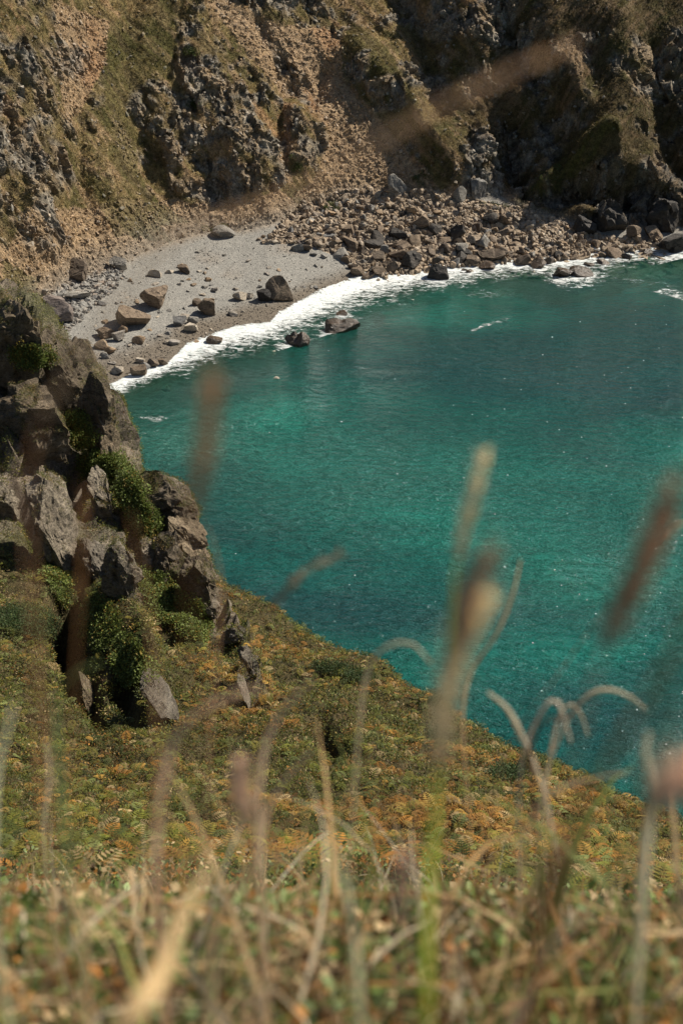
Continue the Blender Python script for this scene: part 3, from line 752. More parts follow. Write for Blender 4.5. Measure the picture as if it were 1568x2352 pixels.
def rub(name, wt, n, smin, smax, pw, palette, temps, lab):
    P, nn_, pk = sample_mesh(Vd, FC, wt, n)
    s = smin + (smax - smin) * rng.random(n) ** pw; loc_ = col[FC[pk, 0]] * rng.uniform(.75, 1.45, (n, 1)); q = np.array(palette)[rng.integers(0, len(palette), n)] * rng.uniform(.7, 1.3, (n, 1))
    sc = s[:, None] * rng.uniform(.65, 1.35, (n, 3)); P = P + nn_ * (s * .15)[:, None]
    up = nn_ * .4 + rng.normal(size=(n, 3)) * .6
    q = loc_ * .65 + q * .35 if name != 'pebbles' else loc_
    o = scatter(name, temps, P, up, sc, q, M_rubble); return tag(o, lab, None, None, 'stuff')
tanp = [(.36, .26, .16), (.30, .20, .115), (.26, .18, .11), (.40, .31, .21), (.24, .21, .18)]
grp = [(.22, .215, .20), (.30, .29, .27), (.16, .15, .145), (.34, .33, .30), (.25, .2, .15)]
rub('rubble', rockfall[c0_] * (T[c0_] > .05) * 1.0, 5200, .16, .62, 2.0, tanp + [(.13, .10, .075)] * 2, STT2, 'broken stones filling the rockfall between the boulders')
rub('scree', (ea[c0_] * cliff[c0_] * (1 - rks[c0_])) * (.15 + sstep(.3, .6, n_c[c0_])), 9000, .05, .28, 3.4, tanp, STT, 'loose tan scree on the bare cliff slopes')
rub('rock_debris', (rks[c0_] * .8 + .25) * cliff[c0_] * (1 - .7 * sstep(1150, 1250, fpx[c0_])), 9000, .06, .42, 2.8, grp + tanp[:2], STT, 'broken grey stones scattered over the cliff')
PEB = 1
rub('pebbles', (T[c0_] < 1) * (T[c0_] > .06) * (1 - rockfall[c0_]) * (.35 + 1.5 * (n_a[c0_] > .55) + 2 * (T[c0_] < .3)), 9000, .03, .17, 3, grp + [(.40, .37, .33), (.2, .15, .11)], STT, 'scattered pebbles and cobbles on the shingle beach')
rub('rubble', inpoly(fpx[c0_], fpy[c0_], [(60, 690), (150, 650), (260, 610), (290, 640), (220, 700), (160, 760), (100, 790)]).astype(float), 900, .12, .5, 2, grp + [(.3, .2, .13)], STT2, 'grey and tan rubble at the cliff foot behind the near crag')
# rough turf on the far cliff
def leaf_quad(base, d, up, L_, W_, bend=0.0):
    d = d / np.linalg.norm(d); s = np.cross(d, up); s /= np.linalg.norm(s) + 1e-6
    m_ = base + d * L_ * .55 + up * bend * L_; e = base + d * L_
    return [base, m_ + s * W_ * .5, e, m_ - s * W_ * .5]
def tuft(seed, n, L_=.5, W_=.28, spread=1.0, up=.5, flat=False):
    r = np.random.default_rng(seed); v, f, s = [], [], []
    for i in range(n):
        th = r.uniform(0, 6.283); rr_ = spread * math.sqrt(r.random()); h = r.uniform(0, up) * (1.1 - rr_ * .6)
        base = np.array([math.cos(th) * rr_, math.sin(th) * rr_, h]); d = np.array([math.cos(th) * .7, math.sin(th) * .7, .5]) + r.normal(size=3) * .55
        nrm_ = np.array([0, 0, 1.]) + r.normal(size=3) * .5
        q = leaf_quad(base, d, nrm_ / np.linalg.norm(nrm_), L_ * r.uniform(.6, 1.3), W_ * r.uniform(.7, 1.3)); k = len(v)
        v += q; f.append([k, k + 1, k + 2, k + 3]); s += [r.uniform(.6, 1.45)] * 4
    return np.array(v), np.array(f), np.array(s)
TF = [tuft(40 + i, 7, .75, .3, .8, .5) for i in range(6)]
wt = cliff[c0_] * (1 - rks[c0_]) * (1 - .85 * ea[c0_]); P, nn_, pk = sample_mesh(Vd, FC, wt, 42000)
cc = col[FC[pk, 0]] * rng.uniform(.7, 1.4, (len(P), 1)) * np.array([1, .95, .8])
tag(scatter('turf', TF, P, nn_ * .5 + np.array([0, 0, .7]), rng.uniform(.12, .34, len(P)), cc, M_leaf), 'rough olive turf growing on the cliff', None, None, 'stuff')
# greener shrubs on the far cliff
SH = [(1250, 415, 60, 'dark green shrubby patch on the shadowed spur'), (440, 120, 34, 'dark round bush high on the central rib'), (500, 527, 34, 'olive bush on top of the boulder at the head of the beach'),
      (690, 385, 40, 'low green bush below the dark rock pillar'), (1140, 478, 36, 'green bushes fringing the top of the rubble apron'), (760, 472, 24, 'small green bush at the top of the rockfall'),
      (965, 410, 36, 'green bush on the tan bank right of the standing slab'), (450, 240, 26, 'bright bush clinging to the central rock rib')]
TS = [tuft(80 + i, 60, .35, .22, 1.0, .9) for i in range(4)]
for sx, sy, sw, lab in SH:
    l, n = far_hit(sx, sy)
    n_ = 14; pts = []; 
    for k in range(n_):
        l2, n2 = far_hit(sx + random.gauss(0, sw * .35), sy + random.gauss(0, sw * .2)); pts.append(l2 if (l2 - l).length < 6 else l)
    o = scatter('bush', TS, np.array([p_[:] for p_ in pts]) - np.array(l), np.tile([0, -.4, 1.], (n_, 1)), rng.uniform(.25, .6, n_), np.tile([.085, .105, .03], (n_, 1)) * rng.uniform(.7, 1.3, (n_, 1)), M_leaf)
    o.location = l; tag(o, lab, 'bush')

# ------------------------------------------------------------------ foam
bpts = np.array([(60, 960), (256, 884), (300, 864), (345, 849), (385, 836), (430, 795), (500, 768), (540, 753), (620, 743), (640, 724), (700, 693), (760, 664), (830, 643), (900, 626), (980, 618), (1040, 606), (1130, 603), (1200, 603), (1300, 590), (1360, 578), (1450, 574), (1568, 573), (1750, 568)], float)
spts = np.array([(60, 990), (258, 912), (330, 884), (400, 856), (470, 826), (520, 806), (600, 790), (650, 768), (720, 738), (800, 706), (860, 684), (950, 664), (1050, 652), (1150, 636), (1250, 634), (1320, 640), (1400, 622), (1480, 606), (1568, 596), (1750, 590)], float)
spts[:, 1] -= np.interp(spts[:, 0], [60, 500, 900, 1568], [9, 12, 13, 14])
fx = np.arange(60, 1750, 1.6); ft = np.linspace(-.12, 2.3, 44)
FXg, FTg = np.meshgrid(fx, ft); b_y = np.interp(FXg, bpts[:, 0], bpts[:, 1]); s_y = np.interp(FXg, spts[:, 0], spts[:, 1])
FYg = b_y + (s_y - b_y) * FTg; Pf = at_z(FXg.ravel(), FYg.ravel(), 0.0)
zt, _ = far_base(Pf[:, 0], Pf[:, 1]); fh = .16 * (fbm(Pf, 1.2, 4, 200) * .5 + .5) * np.clip(1 - np.abs(FTg.ravel() - .55), 0, 1)
Pf[:, 2] = np.maximum(zt, 0) + .06 + fh
rocks_w = [(b[0], b[1], b[2]) for b in HB if b[4].z < .25 or b[1] > 600 and b[0] > 950]
ring = np.zeros(len(Pf))
for a_, b_, c_ in rocks_w:
    d = np.hypot((FXg.ravel() - a_) / (c_ * .75), (FYg.ravel() - b_ + 6) / (c_ * .42)); ring = np.maximum(ring, np.exp(-(d ** 2) * .7))
dens = np.interp(FTg.ravel(), [-.12, 0, .12, .5, .8, 1.1, 1.5, 2.3], [0, .6, .95, .78, .60, .46, .32, 0]) 
dens *= np.interp(FXg.ravel(), [60, 900, 1150, 1300, 1450, 1568], [.97, .97, .84, .78, .70, .60])
dens = np.maximum(dens, ring * .58)
M_foam_and_glints, t, b = new_mat('sea_foam_and_glints')
b.inputs['Roughness'].default_value = .8
a = N(t, 'ShaderNodeAttribute', attribute_name='dens'); mpf = N(t, 'ShaderNodeMapping'); mpf.inputs['Rotation'].default_value = (0, 0, R(25)); mpf.inputs['Scale'].default_value = (.8, 1.5, 1); t.links.new(pos(t), mpf.inputs[0])
nf = noise(t, .9, 8, .72, mpf.outputs[0], 1.2); nf2 = noise(t, 2.2, 6, .7, mpf.outputs[0], 1.5)
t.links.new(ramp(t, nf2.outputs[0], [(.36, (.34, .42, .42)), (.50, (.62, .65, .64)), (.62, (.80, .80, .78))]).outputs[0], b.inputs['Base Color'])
sm = math_n(t, 'ADD', math_n(t, 'ADD', math_n(t, 'MULTIPLY', nf.outputs[0], 2.2), -.35), a.outputs['Fac'])
al = ramp(t, math_n(t, 'SUBTRACT', sm, .75), [(.30, (0, 0, 0)), (.48, (.45, .45, .45)), (.68, (1, 1, 1))])
t.links.new(al.outputs[0], b.inputs['Alpha'])
t.links.new(bump(t, nf.outputs[0], .6, .2), b.inputs['Normal'])
tag(obj('foam', np_mesh('foam', Pf, grid_faces(len(ft), len(fx)), {'dens': dens}, True), M_foam_and_glints), 'white surf foam breaking along the beach and rockfall', None, None, 'stuff')
# faint foam streaks further out, and flecks painted as sun glints
def streak(pts, wpx, d0):
    pts = np.array(pts, float); s = np.linspace(0, 1, 60); kx = np.interp(s, np.linspace(0, 1, len(pts)), pts[:, 0]); ky = np.interp(s, np.linspace(0, 1, len(pts)), pts[:, 1])
    tt = np.linspace(-1, 1, 9); A, B_ = np.meshgrid(s, tt); Xp = np.interp(A, s, kx); Yp = np.interp(A, s, ky) + B_ * wpx * (.4 + .6 * np.sin(np.pi * A))
    p_ = at_z(Xp.ravel(), Yp.ravel(), .05); return p_, grid_faces(9, 60), (d0 * (1 - B_ ** 2) * np.sin(np.pi * A) ** .5).ravel()
VV, FF, DD, off = [], [], [], 0
for pts, wpx, d0 in [([(1065, 768), (1110, 748), (1175, 730)], 7, .42), ([(1490, 668), (1540, 672), (1600, 690)], 16, .42), ([(1380, 640), (1480, 648), (1568, 660)], 10, .25), ([(1000, 680), (1110, 672), (1200, 680)], 14, .22), ([(820, 706), (900, 694), (960, 700)], 12, .25), ([(300, 955), (360, 965), (430, 950)], 10, .3)]:
    v, f, d = streak(pts, wpx, d0); VV.append(v); FF.append(f + off); DD.append(d); off += len(v)
for k in range(130):  # small white quads added in place of sun glints on the water
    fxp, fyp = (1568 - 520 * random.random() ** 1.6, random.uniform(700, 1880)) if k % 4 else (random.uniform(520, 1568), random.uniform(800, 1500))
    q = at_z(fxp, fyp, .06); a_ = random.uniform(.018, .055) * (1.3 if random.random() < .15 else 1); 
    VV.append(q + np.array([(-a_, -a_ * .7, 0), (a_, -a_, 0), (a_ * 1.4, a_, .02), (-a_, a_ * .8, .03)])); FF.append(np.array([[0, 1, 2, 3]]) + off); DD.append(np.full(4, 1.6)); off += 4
tag(obj('foam', np_mesh('foam', np.vstack(VV), np.vstack(FF), {'dens': np.concatenate(DD)}, True), M_foam_and_glints), 'thin foam streaks and added white flecks imitating sun glints on the teal water', None, None, 'stuff')

# ------------------------------------------------------------------ near crag outcrops
OT = []
OC = [ # px, py centre, width, height, y distance, tilt, material, label
 (25, 780, 170, 300, 61, -5, 'c', 'dark rock pinnacle at the top of the near crag'),
 (150, 860, 130, 190, 58.5, -12, 'c', 'dark brown rock hump between the pinnacle and the sea'),
 (222, 960, 100, 220, 57, -8, 'c', 'tall brown buttress whose edge falls straight to the water'),
 (240, 1040, 80, 130, 55.5, -6, 'c', 'low rugged rock at the foot of the tall brown buttress'),
 (72, 965, 185, 200, 53, -12, 'c', 'big rounded boulder with a bright rim on the near crag'),
 (112, 1185, 95, 250, 47, -14, 'g', 'long pale grey slab standing on end below the rounded boulder'),
 (10, 1150, 70, 90, 48, 0, 'g', 'small grey rock at the left edge beside the long pale slab'),
 (232, 1140, 60, 130, 49.5, -22, 'g', 'narrow pale slab beside the ivy on the near crag'),
 (365, 1165, 160, 150, 50.5, -20, 'c', 'jagged brown crest block jutting over the teal water'),
 (425, 1250, 100, 170, 49.3, -22, 'c', 'brown rock face stepping down from the jagged crest block'),
 (462, 1330, 80, 160, 48.5, -18, 'c', 'sharp lower rock spike at the seaward end of the crag'),
 (385, 1290, 110, 130, 47.5, -22, 'c', 'dark shadowed block under the jagged crest'),
 (215, 1290, 70, 120, 45.5, -20, 'g', 'grey slab leaning over a dark cleft mid crag'),
 (275, 1310, 90, 140, 45, -25, 'g', 'split grey rock above the bright ivy'),
 (345, 1280, 50, 80, 46.5, -10, 'g', 'squared blue-grey block mid crag'),
 (480, 1405, 60, 50, 46.5, -20, 'g', 'pale weathered rock where the crag meets the bracken'),
 (540, 1462, 60, 44, 44.3, -30, 'g', 'small tan rock on the crest line below the weathered one'),
 (578, 1525, 40, 90, 42.5, -20, 'g', 'narrow light rock edge half buried in bracken'),
 (366, 1610, 22, 150, 36.5, -30, 'g', 'slim grey rock blade in the bracken below the ivy'),
 (562, 1590, 20, 90, 40, -14, 'g', 'thin upright rock sliver in the bracken'),
 (205, 1600, 22, 110, 36.5, -24, 'c', 'dark slim rock beside the deep black cleft'),
]
for i, (ox, oy, ow, oh, yd, tilt, mk, lab) in enumerate(OC):
    hl, _n = cast(hill, ox, min(oy + oh * .35, 2300))
    if hl is not None and abs(hl.y - yd) < 8: yd = hl.y + .1
    c = at_y(ox, oy, yd); m = (c[1] * cP - (c[2] - CAM_H) * sP) / FP; W, H = ow * m * .5, oh * m * .5
    D = max(W, H) * .75
    v, f = stone_shape(700 + i * 5, 5 if ow > 55 else 4, 12, .5, .85, .05, (1, 1, 1), 0)
    v = v * np.array([W, D, H])
    n = v / (np.linalg.norm(v, axis=1, keepdims=True) + 1e-6); sz = min(W, H)
    q = v * np.array([1.0, 1.0, .7]) @ np.array(Matrix.Rotation(R(tilt), 3, 'Y')).T + i * 9.1
    v = v + n * (facet(q, sz * 1.0, 70 + i, .10 * sz, .26 * sz) + facet(q + 3, sz * .4, 90 + i, .03 * sz, .09 * sz) + .06 * sz * fbm(v + i, .35, 4, i, .65, True) + facet(q + 7, .28, 130 + i, .02, .07) + .03 * fbm(v, .12, 3, i))[:, None]
    o = obj('rock_outcrop', np_mesh('rock_outcrop', v, f), M_crag if mk == 'c' else M_crag_grey)
    o.location = c; o.rotation_euler = (-.25, R(tilt), random.uniform(-.2, .2)); tag(o, lab, 'rock')
    Mr = np.array(o.rotation_euler.to_matrix()); vw = v @ Mr.T + np.array(o.location); fn_ = np.cross(vw[f[:, 1]] - vw[f[:, 0]], vw[f[:, 2]] - vw[f[:, 0]]); ar_ = np.linalg.norm(fn_, axis=1, keepdims=True); fn_ /= ar_ + 1e-9
    fc_ = vw[f].mean(1); k_ = (fn_[:, 2] > .55) & (fbm(fc_, .9, 3, 170) > -.05); OT.append((fc_[k_], fn_[k_], ar_[k_, 0]))

# ------------------------------------------------------------------ vegetation of the near slope
FN = F2; n0 = FN[:, 0]
vis = (npx[n0] > -520) & (npx[n0] < 2090) & (npy[n0] > 500) & (npy[n0] < 5000) & (YY[n0] > .3) & (NS[n0] < 2.5)
FN = FN[vis]; n0 = FN[:, 0]; dd = ndep[n0]
A3 = fbm(NVb, 3.0, 4, 160, .6) * .5 + .5; A4 = fbm(NVb + 20, 1.0, 3, 161, .6) * .5 + .5
orange = sstep(.45, .66, A3) * sstep(-200, 1100, npx + .4 * (npy - 1400)) 
def veg_col(i, n, kind):
    r = rng.random(n)
    g = np.array([(.075, .095, .022), (.115, .135, .028), (.13, .17, .07), (.045, .065, .022), (.16, .155, .04)])[rng.integers(0, 5, n)]
    o = np.array([(.27, .145, .038), (.21, .125, .04), (.28, .19, .055), (.17, .10, .04), (.22, .17, .06)])[rng.integers(0, 5, n)]
    m = r < (.09 + .62 * orange[i]) if kind != 'green' else r < .04
    c = np.where(m[:, None], o, g); d = (r > .93) & (kind != 'green'); c[d] = (.30, .25, .16)
    return c * np.array([.95, .84, .62]) * rng.uniform(.6, 1.45, (n, 1)) * (0.45 + 1.1 * A4[i])[:, None] * (.75 + .5 * A3[i])[:, None]
TV = [tuft(100 + i, 13, .36, .17, 1.0, .95) for i in range(8)]
def frond(seed):
    r = np.random.default_rng(seed); v, f, s = [], [], []; k = 9; lean = r.uniform(.5, 1.1)
    P_ = [np.array([0, 0, 0.])]; a = 1.3
    for i in range(k): a -= lean / k * 1.6; P_.append(P_[-1] + np.array([math.cos(a), 0, math.sin(a)]) * (1.0 / k))
    for i in range(1, k):
        w_ = .34 * math.sin(math.pi * (i / k) ** .7) + .05
        dr = P_[i + 1] - P_[i] if i < k else P_[i] - P_[i - 1]
        for sg in (-1, 1):
            q = leaf_quad(P_[i], np.array([dr[0] * 4, sg, dr[2] * 4 - .15]), np.array([0, 0, 1.]), w_, .10); kk = len(v); v += q; f.append([kk, kk + 1, kk + 2, kk + 3]); s += [r.uniform(.85, 1.2)] * 4
    q = [P_[0], P_[4] + [0, .012, 0], P_[-1], P_[4] - [0, .012, 0]]; kk = len(v); v += q; f.append([kk, kk + 1, kk + 2, kk + 3]); s += [.7] * 4
    return np.array(v), np.array(f), np.array(s)
FR = [frond(200 + i) for i in range(6)]
mfar = sstep(1.5, 5, YY[n0])
wt = mfar * (1 - .82 * crag[n0]) * (1 - .95 * (hr[n0] < -.6)) / dd ** 1.3
P, nn_, pk = sample_mesh(NV, FN, wt, 88000); i0 = n0[pk]
tag(scatter('heath', TV, P, nn_ * .6 + np.array([0, 0, .6]), rng.uniform(.08, .22, len(P)) * np.clip(ndep[i0] / 34, .28, 1.2), veg_col(i0, len(P), 'mix'), M_leaf), 'dense green and russet heath covering the slope', None, None, 'stuff')
wt = sstep(9, 15, YY[n0]) * (hr[n0] > -.4) * (1 - crag[n0]) * (.25 + orange[n0] + .6 * (A4[n0] > .55)) / dd ** 1.3
P, nn_, pk = sample_mesh(NV, FN, wt, 15000); i0 = n0[pk]
tag(scatter('bracken', FR, P, nn_ * .4 + np.array([0, 0, .8]), rng.uniform(.16, .42, len(P)), veg_col(i0, len(P), 'mix') * 1.1, M_leaf), 'green and orange bracken fronds on the slope', None, None, 'stuff')
# dark gorse-like shrubs and ivy patches, each its own plant
PL = [(760, 1545, 70, 20, 'g', 'dark green gorse clump near the slope rim below the crag'), (1160, 1790, 60, 24, 'g', 'dark green gorse strip on the orange slope, lower of the two'), (1010, 1700, 40, 20, 'g', 'dark gorse clump on the orange slope above the gorse strip'),
      (820, 1560, 60, 24, 'g', 'wide gorse clump right of the one below the crag'), (1215, 1760, 40, 16, 'g', 'small gorse clump on the rim above the teal water'), (60, 1440, 120, 70, 'g', 'grey-green shrub mass left of the black cleft'),
      (980, 1610, 50, 22, 'g', 'gorse clump on the slope rim behind the large blurred grass head'),
      (75, 815, 90, 36, 'i', 'bright ivy patch on the dark pinnacle'), (188, 990, 56, 80, 'i', 'ivy cushion between the rounded boulder and the buttress'), (240, 1075, 110, 60, 'i', 'green ledge of ivy under the buttress'),
      (300, 1140, 60, 110, 'i', 'ivy strip running down beside the narrow pale slab'), (330, 1200, 60, 70, 'i', 'ivy leaves under the jagged crest block'), (240, 1440, 70, 110, 'i', 'bright green ivy cascade along the ridge over the black cleft'),
      (305, 1520, 70, 90, 'i', 'large ivy mound at the lower end of the bright cascade'), (400, 1400, 110, 80, 'i', 'ivy spread over the crag below the jagged crest'), (130, 1340, 50, 80, 'i', 'ivy growing at the foot of the long pale slab'),
      (350, 1350, 70, 60, 'i', 'ivy tuft beside the squared blue-grey block'), (445, 1440, 50, 70, 'i', 'ivy column at the seaward foot of the crag')]
TI = [tuft(300 + i, 34, .20, .22, 1.0, .45) for i in range(5)]; TG = [tuft(320 + i, 40, .2, .1, 1.0, 1.0) for i in range(4)]
near_objs = [o for o in S.collection.objects if o.name.startswith('rock_outcrop')]
bpy.context.view_layer.update()
def near_hit(px_, py_):
    org = Vector((0, 0, CAM_H)); d = Vector(ray(px_, py_)).normalized(); best = None
    l, n = cast(hill, px_, py_)
    if l: best = (l, n)
    for o in near_objs:
        mi = o.matrix_world.inverted(); h, l, n, _ = o.ray_cast(mi @ org, (mi.to_3x3() @ d).normalized())
        if h:
            l = o.matrix_world @ l
            if best is None or l.y < best[0].y: best = (l, (o.matrix_world.to_3x3() @ n).normalized())
    return best
for pxx, pyy, pw_, ph_, kd, lab in PL:
    c0h = near_hit(pxx, pyy)
    if c0h is None: continue
    c0h = c0h[0]; n_ = int(pw_ * ph_ / (13 if kd == 'i' else 16)) + 20; ps, ns = [], []
    for k in range(n_):
        r_ = math.sqrt(random.random()); th = random.uniform(0, 6.283)
        h = near_hit(pxx + math.cos(th) * r_ * pw_ * .5 + math.sin(th) * r_ * ph_ * .15, pyy + math.sin(th) * r_ * ph_ * .5)
        if h and abs(h[0].y - c0h.y) < 3.5 and (fbm(np.array([h[0][:]]), .7, 2, 180)[0] > -.12 or random.random() < .25): ps.append(np.array(h[0]) + np.array(h[1]) * (.16 if kd == 'i' else .1) - np.array(c0h)); ns.append(h[1][:])
    if not ps: continue
    ps = np.array(ps); ns = np.array(ns); n_ = len(ps)
    base = np.array([.13, .165, .040]) if kd == 'i' else np.array([.055, .085, .028])
    o = scatter('ivy' if kd == 'i' else 'gorse_bush', TI if kd == 'i' else TG, ps, ns if kd == 'i' else ns * .4 + np.array([0, 0, .8]), rng.uniform(.20, .36, n_) if kd == 'i' else rng.uniform(.18, .34, n_), base * rng.uniform(.45, 1.6, (n_, 1)) * np.where(rng.random((n_, 1)) < .15, np.array([[1.6, .95, .8]]), 1), M_leaf)
    o.location = c0h; tag(o, lab, 'ivy' if kd == 'i' else 'gorse bush')
fo, no_, ao_ = (np.concatenate([t_[k] for t_ in OT]) for k in range(3)); pk = rng.choice(len(fo), 3200, p=ao_ / ao_.sum())
tag(scatter('crag_turf', TV, fo[pk], no_[pk], rng.uniform(.06, .16, 3200), np.array([(.11, .12, .035), (.16, .14, .05), (.08, .10, .03), (.22, .15, .06)])[rng.integers(0, 4, 3200)] * rng.uniform(.8, 1.4, (3200, 1)), M_leaf), 'grass and moss growing on top of the crag rocks', None, None, 'stuff')
# thin ivy / turf on the crag ledges
wt = crag[n0] * mfar * (A3[n0] > .40) * (hr[n0] > -.5) * (NS[n0] < 1) / dd; P, nn_, pk = sample_mesh(NV, FN, wt, 9000)
tag(scatter('crag_turf', TV, P, nn_, rng.uniform(.09, .2, len(P)), veg_col(n0[pk], len(P), 'green') * 1.15, M_leaf), 'green turf and creepers on the ledges of the near crag', None, None, 'stuff')

# ------------------------------------------------------------------ foreground grass
def blade(seed, k=6, bend=1.0, w_=.02, kink=0.0):
    r = np.random.default_rng(seed); a = math.pi / 2 - r.uniform(0, .5); p_ = np.zeros(3); v, f, s = [], [], []; sd_ = r.normal() * .35
    for i in range(k + 1):
        t_ = i / k; ww = w_ * (1 - t_ ** 2.2) * .5 + .0008
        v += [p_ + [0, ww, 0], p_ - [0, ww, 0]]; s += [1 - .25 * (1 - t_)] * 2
        a -= bend * r.uniform(.5, 1.5) / k * (1 + t_) + (kink if i == 3 else 0); p_ = p_ + np.array([math.cos(a), sd_ / k, math.sin(a)]) / k
        if i: kk = 2 * i; f.append([kk - 2, kk - 1, kk + 1, kk])
    return np.array(v), np.array(f), np.array(s)
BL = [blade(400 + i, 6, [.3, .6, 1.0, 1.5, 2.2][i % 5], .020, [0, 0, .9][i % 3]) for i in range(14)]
def near_w(fx_):
    q0 = fx_[:, 0]; x0_, y0_ = XX[q0], YY[q0]; dq = np.sqrt(x0_ ** 2 + y0_ ** 2 + .8)
    return (((y0_ > .7) | (np.abs(x0_) > .8)) & (y0_ < 16)).astype(float) * np.interp(dq, [2, 5, 16], [1, .7, .12]) / (dq + .5) ** 1.7
def f_area(fx_): return np.linalg.norm(np.cross(NV[fx_[:, 2]] - NV[fx_[:, 0]], NV[fx_[:, 3]] - NV[fx_[:, 1]]), axis=1)
FW = F2[(np.abs(XX[F2[:, 0]]) < 5.5) & (YY[F2[:, 0]] > -1.2) & (YY[F2[:, 0]] < 16)]
KW = float((near_w(FW) * f_area(FW)).sum() / (near_w(FN) * f_area(FN)).sum()); print('near scatter ratio', KW)
wt = near_w(FW)
P, nn_, pk = sample_mesh(NV, FW, wt, int(10500 * KW)); n = len(P)
FB2 = FN[(YY[n0] > .35) & (YY[n0] < 1.6)]
Pa, _a, _b = sample_mesh(NV, FB2, np.ones(len(FB2)), 700); P = np.vstack([P, Pa]); n = len(P)
pal = np.array([(.78, .57, .32), (.66, .44, .21), (.85, .72, .50), (.40, .21, .07), (.20, .26, .06), (.32, .34, .10), (.12, .16, .04), (.44, .28, .15)])
cc = pal[rng.choice(8, n, p=[.15, .12, .13, .16, .12, .08, .15, .09])] * rng.uniform(.7, 1.15, (n, 1))
Ls = rng.uniform(.10, .30, n) * np.where(rng.random(n) < .12, 1.5, 1); Ls[-700:] = rng.uniform(.15, .50, 700)
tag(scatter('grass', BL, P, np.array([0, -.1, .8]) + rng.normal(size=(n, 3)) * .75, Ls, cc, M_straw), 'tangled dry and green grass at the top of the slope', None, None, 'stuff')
BT = [blade(440 + i, 9, [.5, 1.2, 2.2, 3.0][i % 4], .009, [0, .7][i % 2]) for i in range(10)]
FB3 = FN[(YY[n0] > 1.2) & (YY[n0] < 5.5)]; P, _a, _b = sample_mesh(NV, FB3, 1.0 / ndep[FB3[:, 0]] ** 1.5, 420); n = len(P)
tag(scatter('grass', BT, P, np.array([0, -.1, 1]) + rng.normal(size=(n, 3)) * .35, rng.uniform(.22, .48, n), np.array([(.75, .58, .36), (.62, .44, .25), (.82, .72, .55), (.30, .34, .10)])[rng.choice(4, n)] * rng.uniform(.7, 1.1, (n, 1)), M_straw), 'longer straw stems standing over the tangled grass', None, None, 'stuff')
TB = [tuft(500 + i, 9, .5, .34, 1.0, 1.0) for i in range(6)]
P, nn_, pk = sample_mesh(NV, FW, wt, int(13000 * KW)); n = len(P); P = P + np.array([0, 0, 1.]) * rng.uniform(0, .10, (n, 1))
pal = np.array([(.10, .15, .032), (.24, .31, .13), (.05, .07, .018), (.30, .13, .03), (.50, .37, .20), (.08, .045, .02)])
cc = pal[rng.choice(6, n, p=[.26, .10, .26, .12, .12, .14])] * rng.uniform(.7, 1.2, (n, 1))
tag(scatter('undergrowth', TB, P, nn_ * .3 + np.array([0, 0, 1.]), rng.uniform(.015, .06, n) * np.clip(np.hypot(P[:, 0], P[:, 1]) / 1.8, .8, 2.2), cc, M_leaf), 'small green and russet leaves between the grass', None, None, 'stuff')

# single stalks standing clear of the grass ---------------------------------
def tube(pts, rad, k=6):
    pts = np.asarray(pts, float); n = len(pts); tg = np.gradient(pts, axis=0); tg /= np.linalg.norm(tg, axis=1, keepdims=True) + 1e-9
    a = np.cross(tg, np.array([.3, 1, .2])); a /= np.linalg.norm(a, axis=1, keepdims=True) + 1e-9; b_ = np.cross(tg, a)
    th = np.linspace(0, 2 * np.pi, k, endpoint=False); rad = np.broadcast_to(rad, (n,))
    v = pts[:, None] + rad[:, None, None] * (a[:, None] * np.cos(th)[None, :, None] + b_[:, None] * np.sin(th)[None, :, None])
    f = []
    for i in range(n - 1):
        for j in range(k): f.append([i * k + j, i * k + (j + 1) % k, (i + 1) * k + (j + 1) % k, (i + 1) * k + j])
    return v.reshape(-1, 3), np.array(f)
def resample(p_, n):
    p_ = np.asarray(p_, float)
    for _ in range(3):   # corner cutting keeps it natural
        q = [p_[0]]
        for a_, b_ in zip(p_[:-1], p_[1:]): q += [a_ * .75 + b_ * .25, a_ * .25 + b_ * .75]
        q.append(p_[-1]); p_ = np.array(q)
    s = np.r_[0, np.cumsum(np.linalg.norm(np.diff(p_, axis=0), axis=1))]; u = np.linspace(0, s[-1], n)
    return np.stack([np.interp(u, s, p_[:, i]) for i in range(3)], -1)
SPK = (np.array([(0, 0, 0), (.5, .16, 0), (.5, -.08, .14), (.5, -.08, -.14), (1, 0, 0)]), np.array([[0, 1, 2], [0, 2, 3], [0, 3, 1], [4, 2, 1], [4, 3, 2], [4, 1, 3]]))
